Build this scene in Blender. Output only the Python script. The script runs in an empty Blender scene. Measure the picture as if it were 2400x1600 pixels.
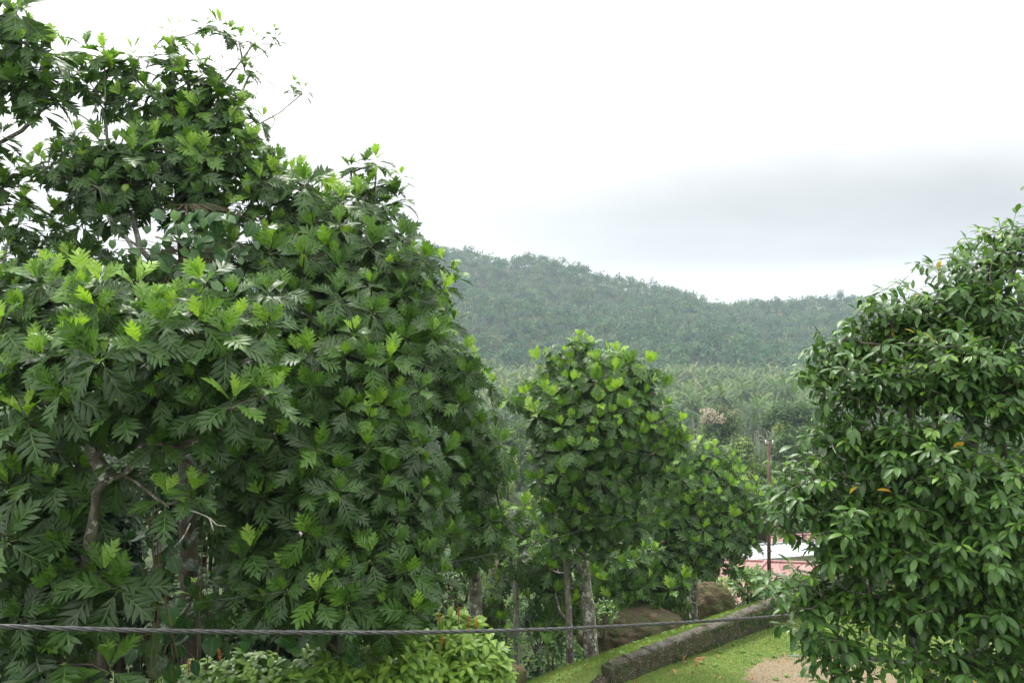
import bpy, math, random
import numpy as np
from mathutils import Vector, Matrix

C = bpy.context.scene
COL = C.collection
RNG = np.random.default_rng(11)
random.seed(5)
PI = math.pi
F_PX, H = 1800.0, 8.0          # focal length in photo pixels, eye height above the lawn

# ------------------------------------------------------------------ camera, sky, sun, exposure
cam = bpy.data.objects.new('camera', bpy.data.cameras.new('camera'))
COL.objects.link(cam)
cam.location = (0, 0, H)
cam.rotation_euler = (PI / 2, 0, 0)
cam.data.sensor_width = 36
cam.data.lens = 27
cam.data.clip_start = 0.1
cam.data.clip_end = 12000
C.camera = cam

SUN_EL, SUN_AZ = math.radians(62), math.radians(-25)     # azimuth from +Y, west is negative
W = bpy.data.worlds.new('World')
C.world = W
W.use_nodes = True
wt = W.node_tree
wt.nodes.clear()


def nd(t, kind, **kw):
    n = t.nodes.new(kind)
    for k, v in kw.items():
        if k.startswith('i_'):
            n.inputs[k[2:].replace('_', ' ')].default_value = v
        else:
            setattr(n, k, v)
    return n


def mth(t, op, a, b=None, c=None, clamp=False):
    n = t.nodes.new('ShaderNodeMath')
    n.operation = op
    n.use_clamp = clamp
    for i, v in enumerate((a, b, c)):
        if v is None:
            continue
        if isinstance(v, (int, float)):
            n.inputs[i].default_value = v
        else:
            t.links.new(v, n.inputs[i])
    return n.outputs[0]


def smooth(t, v, lo, hi, a=0.0, b=1.0):
    n = t.nodes.new('ShaderNodeMapRange')
    n.interpolation_type = 'SMOOTHSTEP'
    t.links.new(v, n.inputs[0])
    n.inputs[1].default_value, n.inputs[2].default_value = lo, hi
    n.inputs[3].default_value, n.inputs[4].default_value = a, b
    return n.outputs[0]


def mixc(t, fac, a, b, mode='MIX'):
    n = t.nodes.new('ShaderNodeMix')
    n.data_type = 'RGBA'
    n.blend_type = mode
    for sock, v in ((n.inputs[0], fac), (n.inputs[6], a), (n.inputs[7], b)):
        if isinstance(v, (int, float)):
            sock.default_value = v
        elif isinstance(v, tuple):
            sock.default_value = (*v, 1) if len(v) == 3 else v
        else:
            t.links.new(v, sock)
    return n.outputs[2]


sky = nd(wt, 'ShaderNodeTexSky', sky_type='NISHITA', sun_disc=False, sun_elevation=SUN_EL, sun_rotation=SUN_AZ)
tc = nd(wt, 'ShaderNodeTexCoord')
sx = nd(wt, 'ShaderNodeSeparateXYZ')
wt.links.new(tc.outputs['Generated'], sx.inputs[0])
zc = sx.outputs[2]
# cloud sheet: project the view direction on a flat layer, so clouds flatten towards the horizon
zden = mth(wt, 'ADD', mth(wt, 'MAXIMUM', zc, 0.0), 0.14)
cx = mth(wt, 'DIVIDE', sx.outputs[0], zden)
cy = mth(wt, 'DIVIDE', sx.outputs[1], zden)
cmb = nd(wt, 'ShaderNodeCombineXYZ')
wt.links.new(cx, cmb.inputs[0]); wt.links.new(cy, cmb.inputs[1]); cmb.inputs[2].default_value = 3.7
n1 = nd(wt, 'ShaderNodeTexNoise', i_Scale=0.55, i_Detail=6.0, i_Roughness=0.52)
wt.links.new(cmb.outputs[0], n1.inputs['Vector'])
cl = smooth(wt, n1.outputs[0], 0.34, 0.66)
# overcast dome: brighter towards the zenith (three to one)
dome = smooth(wt, zc, 0.02, 0.85, 0.72, 2.1)
# darker cloud bank low in the sky beyond the hills, thinning to bright cloud above
bank = mth(wt, 'MULTIPLY', smooth(wt, mth(wt, 'ADD', zc, mth(wt, 'MULTIPLY', n1.outputs[0], .05)), 0.085, 0.135), smooth(wt, zc, 0.15, 0.34, 1.0, 0.0))
bank = mth(wt, 'MULTIPLY', bank, smooth(wt, mth(wt, 'ADD', sx.outputs[0], mth(wt, 'MULTIPLY', n1.outputs[0], 0.3)), -0.20, 0.50))
shade = mth(wt, 'SUBTRACT', 1.0, mth(wt, 'MULTIPLY', bank, 0.52))
shade = mth(wt, 'MULTIPLY', shade, mth(wt, 'ADD', 0.80, mth(wt, 'MULTIPLY', cl, 0.27)))
val = mth(wt, 'MULTIPLY', dome, shade)
tint = mixc(wt, cl, (0.985, 0.985, .985), (1.0, 1.0, .99))
vcol = nd(wt, 'ShaderNodeCombineXYZ')
for i in range(3):
    wt.links.new(val, vcol.inputs[i])
cloud = mixc(wt, 1.0, tint, vcol.outputs[0], 'MULTIPLY')
skyc = mixc(wt, 1.0, sky.outputs[0], (0.1, 0.1, 0.1), 'MULTIPLY')
allsky = mixc(wt, 0.97, skyc, cloud)
bg = nd(wt, 'ShaderNodeBackground', i_Strength=1.0)
wt.links.new(allsky, bg.inputs[0])
wo = nd(wt, 'ShaderNodeOutputWorld')
wt.links.new(bg.outputs[0], wo.inputs[0])

sun = bpy.data.objects.new('sun', bpy.data.lights.new('sun', 'SUN'))
COL.objects.link(sun)
sun.data.energy = 3.2
sun.data.angle = math.radians(11)
sun.data.color = (1.0, 0.96, 0.9)
sd = Vector((math.sin(SUN_AZ) * math.cos(SUN_EL), math.cos(SUN_AZ) * math.cos(SUN_EL), math.sin(SUN_EL)))
sun.rotation_euler = sd.to_track_quat('Z', 'Y').to_euler()
sun.location = (0, 0, 60)

C.view_settings.view_transform = 'Standard'
C.view_settings.look = 'None'
C.view_settings.exposure = 0.74
C.view_settings.gamma = 1
C.view_settings.use_curve_mapping = False
C.cycles.max_bounces = 6
C.cycles.diffuse_bounces = 3
C.cycles.glossy_bounces = 2
C.cycles.transmission_bounces = 3
C.cycles.volume_bounces = 0
C.cycles.use_denoising = True
try:
    C.cycles.denoiser = 'OPENIMAGEDENOISE'
    C.cycles.denoising_prefilter = 'ACCURATE'
except Exception:
    pass


# ------------------------------------------------------------------ helpers
def P(px, py, d):
    """world point seen at photo pixel (px, py) at depth d"""
    return np.array([(px - 1200) / F_PX * d, d, H + (800 - py) / F_PX * d])


def nrm(v):
    v = np.asarray(v, float)
    return v / (np.linalg.norm(v, axis=-1, keepdims=True) + 1e-9)


def mesh_np(name, V, F, mat=None, attrs=None, smooth_=True):
    V = np.asarray(V, np.float32); F = np.asarray(F, np.int32)
    me = bpy.data.meshes.new(name)
    k = F.shape[1]
    me.vertices.add(len(V)); me.vertices.foreach_set('co', V.ravel())
    me.loops.add(F.size); me.loops.foreach_set('vertex_index', F.ravel())
    me.polygons.add(len(F)); me.polygons.foreach_set('loop_start', np.arange(len(F), dtype=np.int32) * k)
    me.update(calc_edges=True)
    me.polygons.foreach_set('use_smooth', np.full(len(F), smooth_, dtype=bool))
    for a, v in (attrs or {}).items():
        at = me.attributes.new(a, 'FLOAT', 'POINT')
        at.data.foreach_set('value', np.asarray(v, np.float32))
    if mat is not None:
        me.materials.append(mat)
    return me


def obj(name, me, parent=None, loc=None, kind=None, label=None):
    o = bpy.data.objects.new(name, me)
    COL.objects.link(o)
    if parent is not None:
        o.parent = parent
    if loc is not None:
        o.location = loc
    if kind:
        o['kind'] = kind
    if label:
        o['label'] = label
    return o


def thing(name, label, cat, loc=(0, 0, 0), group=None, rz=0.0):
    o = bpy.data.objects.new(name, None)
    COL.objects.link(o)
    o.location = loc
    o.rotation_euler = (0, 0, rz)
    o.empty_display_size = 0.3
    return tag(o, label, cat, group)


def tag(o, label, cat, group=None):
    o['label'] = label
    o['category'] = cat
    if group:
        o['group'] = group
    return o


class MB:
    """collects triangles for one mesh"""
    def __init__(s):
        s.V, s.F, s.A, s.n = [], [], {}, 0

    def add(s, V, F, **attrs):
        V = np.asarray(V, float); F = np.asarray(F, int)
        if F.shape[1] == 4:
            F = np.concatenate([F[:, [0, 1, 2]], F[:, [0, 2, 3]]])
        s.V.append(V); s.F.append(F + s.n)
        for k, v in attrs.items():
            s.A.setdefault(k, []).append(np.broadcast_to(np.asarray(v, float), (len(V),)))
        s.n += len(V)
        return s

    def build(s, name, mat, parent=None, origin=(0, 0, 0), kind=None, label=None, smooth_=True):
        V = np.concatenate(s.V) - np.asarray(origin, float)
        me = mesh_np(name, V, np.concatenate(s.F), mat, {k: np.concatenate(v) for k, v in s.A.items()}, smooth_)
        return obj(name, me, parent, None if parent is not None else origin, kind, label)


def tube(pts, rad, sides=6, cap=True):
    pts = np.asarray(pts, float); n = len(pts)
    rad = np.broadcast_to(np.asarray(rad, float), (n,))
    tan = nrm(np.gradient(pts, axis=0)) if n > 2 else nrm(np.repeat((pts[-1] - pts[0])[None], n, 0))
    ref = np.array([0.13, 0.97, 0.2]) if abs(tan[0][2]) > 0.7 else np.array([0.05, 0.1, 1.0])
    u = nrm(np.cross(tan, ref)); v = np.cross(tan, u)
    a = np.linspace(0, 2 * PI, sides, endpoint=False)
    V = (pts[:, None] + rad[:, None, None] * (np.cos(a)[None, :, None] * u[:, None] + np.sin(a)[None, :, None] * v[:, None])).reshape(-1, 3)
    F = []
    for i in range(n - 1):
        for j in range(sides):
            k = (j + 1) % sides
            F += [(i * sides + j, i * sides + k, (i + 1) * sides + k), (i * sides + j, (i + 1) * sides + k, (i + 1) * sides + j)]
    if cap:
        F += [(0, j + 1, j) for j in range(1, sides - 1)]
        b = (n - 1) * sides
        F += [(b, b + j, b + j + 1) for j in range(1, sides - 1)]
    return V, np.array(F)


def box(cx, cy, cz, sx_, sy_, sz_, rz=0.0):
    V = np.array([[x, y, z] for z in (-.5, .5) for y in (-.5, .5) for x in (-.5, .5)]) * [sx_, sy_, sz_]
    c, s = math.cos(rz), math.sin(rz)
    V = V @ np.array([[c, s, 0], [-s, c, 0], [0, 0, 1]]) + [cx, cy, cz]
    Fq = np.array([[0, 2, 3, 1], [4, 5, 7, 6], [0, 1, 5, 4], [2, 6, 7, 3], [0, 4, 6, 2], [1, 3, 7, 5]])
    return V, Fq


_perm = np.random.default_rng(3).random((256, 256))


def vnoise(x, y):
    """smooth 2-D value noise"""
    x = np.asarray(x, float); y = np.asarray(y, float)
    xi = np.floor(x).astype(int); yi = np.floor(y).astype(int)
    fx = x - xi; fy = y - yi
    fx = fx * fx * (3 - 2 * fx); fy = fy * fy * (3 - 2 * fy)
    g = lambda a, b: _perm[a & 255, b & 255]
    return (g(xi, yi) * (1 - fx) + g(xi + 1, yi) * fx) * (1 - fy) + (g(xi, yi + 1) * (1 - fx) + g(xi + 1, yi + 1) * fx) * fy


def fbm(x, y, o=4):
    r = 0; a = 0.5
    for i in range(o):
        r = r + a * vnoise(x * 2 ** i + 17.3 * i, y * 2 ** i + 5.1 * i); a *= 0.5
    return r


def sstep(v, lo, hi):
    t = np.clip((v - lo) / (hi - lo), 0, 1)
    return t * t * (3 - 2 * t)


# ------------------------------------------------------------------ materials
def new_mat(name):
    m = bpy.data.materials.new(name)
    m.use_nodes = True
    t = m.node_tree
    t.nodes.clear()
    out = t.nodes.new('ShaderNodeOutputMaterial')
    b = t.nodes.new('ShaderNodeBsdfPrincipled')
    t.links.new(b.outputs[0], out.inputs[0])
    return m, t, b, out


def noise(t, scale, detail=4.0, rough=0.55, coord='Object', stretch=None):
    tcn = t.nodes.new('ShaderNodeTexCoord')
    v = tcn.outputs[coord]
    if stretch:
        mp = t.nodes.new('ShaderNodeMapping')
        mp.inputs['Scale'].default_value = stretch
        t.links.new(v, mp.inputs[0]); v = mp.outputs[0]
    n = nd(t, 'ShaderNodeTexNoise', i_Scale=scale, i_Detail=detail, i_Roughness=rough)
    t.links.new(v, n.inputs['Vector'])
    return n.outputs[0]


def ramp(t, v, stops):
    r = t.nodes.new('ShaderNodeValToRGB')
    e = r.color_ramp.elements
    while len(e) < len(stops):
        e.new(0.5)
    for el, (p, c) in zip(e, stops):
        el.position = p
        el.color = (*c, 1)
    t.links.new(v, r.inputs[0])
    return r.outputs[0]


def bump(t, b, h, strength, dist=0.02):
    n = nd(t, 'ShaderNodeBump', i_Strength=strength, i_Distance=dist)
    t.links.new(h, n.inputs['Height'])
    t.links.new(n.outputs[0], b.inputs['Normal'])


def leaf_mat(name, stops, vein_col=None, vein_lo=0.86, rough=0.38, transl=0.3, spec=0.5, mottle=None):
    m, t, b, out = new_mat(name)
    at = nd(t, 'ShaderNodeAttribute', attribute_name='tint')
    ns = noise(t, 2.3, 3)
    fac = mth(t, 'ADD', at.outputs['Fac'], mth(t, 'MULTIPLY', mth(t, 'SUBTRACT', ns, 0.5), 0.12))
    col = ramp(t, fac, stops)
    if mottle:
        mm = smooth(t, noise(t, mottle[0], 3, 0.6, stretch=(1, .5, 1)), mottle[1], mottle[1] + .12)
        col = mixc(t, mm, col, mottle[2])
    if vein_col:
        vn = nd(t, 'ShaderNodeAttribute', attribute_name='vein')
        col = mixc(t, smooth(t, vn.outputs['Fac'], vein_lo, vein_lo + 0.1), col, vein_col)
    t.links.new(col, b.inputs['Base Color'])
    b.inputs['Roughness'].default_value = rough
    b.inputs['Specular IOR Level'].default_value = spec
    tr = t.nodes.new('ShaderNodeBsdfTranslucent')
    t.links.new(mixc(t, 1.0, col, (1.5, 1.6, 0.7), 'MULTIPLY'), tr.inputs[0])
    mx = t.nodes.new('ShaderNodeMixShader')
    mx.inputs[0].default_value = transl
    t.links.new(b.outputs[0], mx.inputs[1]); t.links.new(tr.outputs[0], mx.inputs[2])
    t.links.new(mx.outputs[0], out.inputs[0])
    return m


M = {}
M['breadfruit'] = leaf_mat('breadfruit_leaf', [(0.0, (.018, .041, .011)), (.35, (.040, .098, .014)), (.6, (.085, .185, .018)), (.70, (.16, .30, .03)), (.82, (.27, .43, .05)), (1, (.36, .22, .05))], (.20, .30, .07), 0.9, 0.46, 0.3, 0.42)
M['glossy'] = leaf_mat('glossy_leaf', [(0.0, (.019, .047, .014)), (.4, (.05, .118, .019)), (.7, (.11, .21, .024)), (.9, (.16, .31, .03)), (1, (.42, .26, .02))], (.09, .17, .06), 0.9, 0.42, 0.26, 0.42)
M['shrub'] = leaf_mat('shrub_leaf', [(0.0, (.03, .085, .012)), (.5, (.09, .19, .02)), (1, (.22, .35, .05))], (.42, .46, .10), 0.91, 0.42, 0.3, 0.4)
M['pothos'] = leaf_mat('vine_leaf', [(0.0, (.012, .04, .012)), (.5, (.03, .1, .02)), (1, (.12, .26, .04))], (.09, .16, .04), 0.9, 0.35, 0.25, 0.5, mottle=(5.0, .58, (.40, .44, .13)))
M['wild'] = leaf_mat('wild_leaf', [(0.0, (.014, .036, .014)), (.5, (.045, .10, .025)), (.8, (.10, .17, .035)), (1, (.20, .25, .06))], None, rough=0.6, transl=0.25, spec=0.2)
M['hillleaf'] = leaf_mat('hill_leaf', [(0.0, (.012, .045, .03)), (.5, (.03, .098, .05)), (.8, (.075, .15, .06)), (.93, (.13, .17, .06)), (1, (.19, .17, .08))], None, rough=0.75, transl=0.2, spec=0.12)  # teal of the distant haze put into the leaf colour
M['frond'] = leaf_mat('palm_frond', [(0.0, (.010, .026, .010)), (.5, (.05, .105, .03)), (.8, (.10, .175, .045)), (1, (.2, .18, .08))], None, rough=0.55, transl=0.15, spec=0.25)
M['hillfrond'] = leaf_mat('hill_frond', [(0.0, (.014, .045, .03)), (.5, (.04, .10, .055)), (.8, (.08, .145, .065)), (1, (.16, .17, .09))], None, rough=0.7, transl=0.2, spec=0.12)  # palm frond colour shifted blue-green to stand for haze
M['blossom'] = leaf_mat('blossom', [(0, (.18, .15, .10)), (1, (.3, .25, .18))], None, rough=0.7, transl=0.2)
M['grass'] = leaf_mat('grass_blade', [(0, (.055, .11, .02)), (.5, (.115, .19, .032)), (1, (.24, .27, .08))], None, rough=0.55, transl=0.3, spec=0.3)
M['petal'] = leaf_mat('petal', [(0, (.30, .09, .02)), (1, (.55, .22, .04))], None, rough=0.5, transl=0.2)
M['dryleaf'] = leaf_mat('dry_leaf', [(0, (.24, .11, .04)), (1, (.42, .22, .09))], (.5, .33, .18), 0.9, rough=0.7, transl=0.1)


def mat_bark(name, dark, mid, pale, pale_amt):
    m, t, b, out = new_mat(name)
    a = noise(t, 5, 5, .6, stretch=(1, 1, .5)); s = noise(t, 22, 4, .6); l = noise(t, 9, 6, .7, stretch=(1, 1, .8))
    col = mixc(t, smooth(t, a, .38, .62), dark, mid)
    col = mixc(t, smooth(t, l, pale_amt, pale_amt + .06), col, pale)
    col = mixc(t, mth(t, 'MULTIPLY', smooth(t, noise(t, 2.5, 3), .55, .68), .7), col, (.05, .06, .02))
    t.links.new(col, b.inputs['Base Color'])
    b.inputs['Roughness'].default_value = .85
    bump(t, b, mth(t, 'ADD', s, a), .6, .02)
    return m


M['bark'] = mat_bark('bark', (.05, .042, .03), (.15, .135, .105), (.42, .42, .38), .56)
M['lichenbark'] = mat_bark('lichen_bark', (.06, .05, .035), (.2, .185, .15), (.48, .48, .44), .52)
M['darkbark'] = mat_bark('dark_bark', (.03, .024, .017), (.085, .07, .05), (.2, .19, .16), .62)
M['palebark'] = mat_bark('pale_bark', (.16, .15, .13), (.3, .29, .25), (.45, .44, .4), .55)
M['vinebark'] = mat_bark('vine_bark', (.07, .045, .02), (.14, .1, .05), (.2, .17, .1), .6)
M['deadwood'] = mat_bark('dead_wood', (.22, .2, .17), (.4, .38, .34), (.55, .54, .5), .55)


def mat_ground():
    m, t, b, out = new_mat('ground')
    g = nd(t, 'ShaderNodeAttribute', attribute_name='lawn').outputs['Fac']
    d = nd(t, 'ShaderNodeAttribute', attribute_name='dirt').outputs['Fac']
    n1_ = noise(t, .35, 5); n2_ = noise(t, 3.0, 6, .65); n3_ = noise(t, 26, 4, .6)
    wild = mixc(t, smooth(t, n1_, .4, .6), (.018, .03, .01), (.04, .065, .018))
    wild = mixc(t, smooth(t, n2_, .56, .68), wild, (.13, .09, .055))
    lawn = mixc(t, n2_, (.06, .105, .022), (.15, .19, .05))
    lawn = mixc(t, smooth(t, n3_, .35, .7), lawn, (.11, .165, .035))
    earth = mixc(t, n3_, (.15, .115, .07), (.24, .19, .125))
    dm = smooth(t, mth(t, 'ADD', d, mth(t, 'MULTIPLY', mth(t, 'SUBTRACT', n2_, .5), 1.3)), .38, .68)
    lawn = mixc(t, dm, lawn, earth)
    t.links.new(mixc(t, g, wild, lawn), b.inputs['Base Color'])
    b.inputs['Roughness'].default_value = .9
    b.inputs['Specular IOR Level'].default_value = .2
    bump(t, b, mth(t, 'ADD', n3_, n2_), .7, .05)
    return m


def mat_rock(name, base, hi, moss, moss_amt, lichen, lich_amt, sc=1.0):
    m, t, b, out = new_mat(name)
    a = noise(t, 2.2 * sc, 6, .65); f = noise(t, 14 * sc, 5, .65); mo = noise(t, 1.3 * sc, 5, .65); li = noise(t, 11 * sc, 3, .5)
    col = mixc(t, smooth(t, a, .35, .65), base, hi)
    col = mixc(t, smooth(t, mo, moss_amt, moss_amt + .14), col, moss)
    col = mixc(t, mth(t, 'MULTIPLY', smooth(t, f, .5, .7), .5), col, (.03, .03, .012))
    col = mixc(t, smooth(t, li, lich_amt, lich_amt + .04), col, lichen)
    t.links.new(col, b.inputs['Base Color'])
    b.inputs['Roughness'].default_value = .9
    bump(t, b, mth(t, 'ADD', a, f), 1.0, .1)
    return m


def mat_plain(name, c1, c2, sc=6, rough=.6, metal=0.0, spec=.4, streak=None):
    m, t, b, out = new_mat(name)
    n_ = noise(t, sc, 5, .6, stretch=streak)
    t.links.new(mixc(t, smooth(t, n_, .3, .7), c1, c2), b.inputs['Base Color'])
    b.inputs['Roughness'].default_value = rough
    b.inputs['Metallic'].default_value = metal
    b.inputs['Specular IOR Level'].default_value = spec
    bump(t, b, n_, .15, .01)
    return m


M['ground'] = mat_ground()
M['hill'] = mat_plain('hill_soil', (.018, .03, .012), (.05, .06, .025), .05, .95)
M['rock'] = mat_rock('rock', (.06, .045, .024), (.15, .105, .058), (.055, .062, .014), .41, (.26, .24, .18), .72, 1.5)
M['mossrock'] = mat_rock('moss_rock', (.07, .05, .022), (.11, .08, .035), (.06, .065, .012), .42, (.25, .22, .16), .78)
M['wallstone'] = mat_rock('wall_stone', (.04, .03, .015), (.11, .085, .045), (.055, .072, .015), .42, (.5, .48, .42), .64, 2.6)
M['coping'] = mat_rock('coping_stone', (.07, .062, .04), (.19, .175, .14), (.06, .07, .02), .47, (.42, .4, .36), .64, 2.6)
M['redroof'] = mat_plain('red_roof_paint', (.22, .11, .10), (.33, .185, .17), 1.6, .6, streak=(2, .8, 1))
M['zinc'] = mat_plain('zinc_roof', (.24, .26, .275), (.36, .38, .39), 1.5, .4, streak=(3, .5, 1))
M['paint'] = mat_plain('white_wall_paint', (.55, .53, .5), (.75, .74, .71), 2, .7)
M['lime'] = mat_plain('lime_wall_paint', (.26, .36, .10), (.33, .43, .13), 2, .7)
M['greywood'] = mat_plain('grey_wood', (.16, .15, .135), (.26, .24, .22), 8, .8)
M['darkopen'] = mat_plain('dark_interior', (.012, .012, .012), (.02, .02, .02), 3, .9)
M['rust'] = mat_plain('rusty_iron', (.06, .035, .026), (.10, .056, .042), 7, .75)
M['porcelain'] = mat_plain('porcelain', (.6, .6, .58), (.75, .75, .72), 4, .3)
M['cable'] = mat_plain('cable_sheath', (.03, .03, .03), (.075, .075, .075), 20, .42)
M['fruit'] = mat_plain('fruit_skin', (.2, .32, .05), (.32, .42, .1), 30, .5)


def mat_water():
    m, t, b, out = new_mat('river_water')
    b.inputs['Base Color'].default_value = (.075, .05, .032, 1)
    b.inputs['Roughness'].default_value = .3
    bump(t, b, noise(t, 1.1, 4, stretch=(1, 2.2, 1)), .12, .05)
    return m


M['water'] = mat_water()

# ------------------------------------------------------------------ terrain
WX, WY = 3.1, 18.6          # a point on the garden wall's foot; the wall runs along (0.8, 0.6)


def wall_s(x, y):
    return -0.6 * (x - WX) + 0.8 * (y - WY)


def wall_t(x, y):
    return 0.8 * (x - WX) + 0.6 * (y - WY)


def terrain(x, y):
    x = np.asarray(x, float); y = np.asarray(y, float)
    s = np.maximum(wall_s(x, y) - 0.15, np.minimum(.8 * (x - 17), .5 * (y - 14))); t = wall_t(x, y)
    top = 0.37 * sstep(t, -2.6, -0.9)
    z = np.where(s > 0, top - 0.36 * np.clip(s, 0, 1.4) - 0.6 * np.clip(s - 1.4, 0, 3.6) - 0.72 * np.clip(s - 5, 0, 8.0) , 0.0)
    zz = z - np.clip(y - 56, 0, 36) * 0.325
    zz = np.maximum(zz, -20.0)
    rough = (fbm(x * .35, y * .35) - .5) * 0.7 * sstep(s, 1.5, 6) + (fbm(x * .07 + 9, y * .07) - .5) * 3 * sstep(s, 25, 60)
    riv = river_mask(x, y)
    z = zz + rough * (1 - riv)
    return z - 1.5 * riv - 0.02 * sstep(-s, 0, 2) * fbm(x, y)


def river_mask(x, y):
    c = 117 + 0.0016 * (x + 12) ** 2 - 0.16 * x
    return 1 - sstep(np.abs(y - c), 8, 14)


def axis_pts(lo, hi, step, far_lo, far_hi, g=1.09):
    a = list(np.arange(lo, hi + 1e-6, step))
    s = step
    while a[-1] < far_hi:
        s *= g; a.append(a[-1] + s)
    b = []; s = step; v = lo
    while v > far_lo:
        s *= g; v -= s; b.append(v)
    return np.array(b[::-1] + a)


def grid_mesh(xs, ys, zf):
    X, Y = np.meshgrid(xs, ys)
    Z = zf(X, Y)
    V = np.stack([X, Y, Z], -1).reshape(-1, 3)
    nx = len(xs); i = np.arange(len(ys) - 1)[:, None] * nx + np.arange(nx - 1)[None]
    Fq = np.stack([i, i + 1, i + 1 + nx, i + nx], -1).reshape(-1, 4)
    return V, Fq


def dirt_mask(x, y):
    a = 1 - sstep(np.hypot((x - 7.5) / 2.5, (y - 17.9) / 2.2), .5, 1.12)
    return a


V, Fq = grid_mesh(axis_pts(-14, 17, .22, -2200, 2200), axis_pts(6, 36, .22, -400, 2200), terrain)
s_ = wall_s(V[:, 0], V[:, 1]); t_ = wall_t(V[:, 0], V[:, 1])
lawn = np.maximum((s_ < .1) * sstep(V[:, 0], -1.5, 1.0), (s_ >= .1) * (1 - sstep(s_, 3.0, 5.2)) * sstep(V[:, 0], -2.2, -.6))
lawn = lawn * (V[:, 1] < 60)
o = obj('ground', mesh_np('ground', V, Fq, M['ground'], {'lawn': lawn, 'dirt': dirt_mask(V[:, 0], V[:, 1])}), kind='structure')

xs = np.linspace(-120, 140, 60)
rc = 117 + 0.0016 * (xs + 12) ** 2 - 0.16 * xs
V = np.concatenate([np.stack([xs, rc - 12.5, 0 * xs - 20.75], -1), np.stack([xs, rc + 12.5, 0 * xs - 20.75], -1)])
Fq = np.array([[i, i + 1, i + 61, i + 60] for i in range(59)])
obj('river', mesh_np('river', V, Fq, M['water']), kind='structure')

# hills: the ridge line read from the photograph, set 780 m away; a second, higher hill 1250 m away
RD = 760.0
_rx = np.array([-900, -200, 0, 300, 600, 800, 900, 960, 1038, 1106, 1174, 1225, 1266, 1327, 1378, 1412, 1480, 1596, 1653, 1786, 1969, 2041, 2122, 2316, 2600, 3400])
_ry = np.array([770, 775, 760, 715, 660, 615, 592, 590, 585, 597, 614, 606, 604, 622, 636, 652, 664, 682, 715, 713, 706, 708, 720, 716, 730, 765])


def ridge_z(x):
    return H + (800 - np.interp(x / RD * F_PX + 1200, _rx, _ry)) / F_PX * RD - 7.5


def hill_z(x, y):
    r = ridge_z(x)
    n_ = fbm(x * .009 + 3, y * .009, 4) - .47
    foot = 425 + 30 * (vnoise(x * .008, x * 0 + 2.2) - .5)
    t = np.clip((y - foot) / (RD - foot), 0, 1)
    up = t ** 1.05
    z = -21 + (r + 21) * up + n_ * 46 * np.sin(PI * t) * .55
    back = np.clip((y - RD) / 300, 0, 1)
    return z - back * (r + 30) * (back * .8 + .1)


V, Fq = grid_mesh(np.linspace(-760, 860, 150), np.linspace(405, 1060, 70), hill_z)
obj('hill', mesh_np('hill', V, Fq, M['hill']), kind='structure')
_fx = np.array([-500, 300, 700, 800, 860, 887, 920, 950, 990, 1020, 1060, 1120, 1300, 1700, 2400])
_fy = np.array([760, 690, 640, 605, 585, 575, 562, 557, 568, 578, 590, 615, 660, 700, 740])
RD2 = 1250.0


def hill2_z(x, y):
    r = H + (800 - np.interp(x / RD2 * F_PX + 1200, _fx, _fy)) / F_PX * RD2 - 8
    t = np.clip((y - 900) / (RD2 - 900), 0, 1); back = np.clip((y - RD2) / 350, 0, 1)
    return -21 + (r + 21) * t + (fbm(x * .007, y * .007) - .47) * 40 * np.sin(PI * t) - back ** 2 * (r + 30)


V, Fq = grid_mesh(np.linspace(-1000, 900, 120), np.linspace(880, 1600, 50), hill2_z)
obj('hill', mesh_np('hill', V, Fq, M['hill']), kind='structure')


# ------------------------------------------------------------------ leaf templates (x across, y along, z up; unit length)
def bend(V, fold, curl, droop, arch=0.0):
    V = V.copy()
    x, y = V[:, 0], V[:, 1]
    ax = np.abs(x)
    z = fold * ax - curl * ax ** 2
    th = droop * y
    V2 = np.stack([x, y * (1 - .16 * droop ** 2 * y ** 2), z - droop * y ** 2 * .5 + arch * np.sin(PI * y) * .1], -1)
    V2[:, 1] += z * np.sin(th)
    return V2


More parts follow.
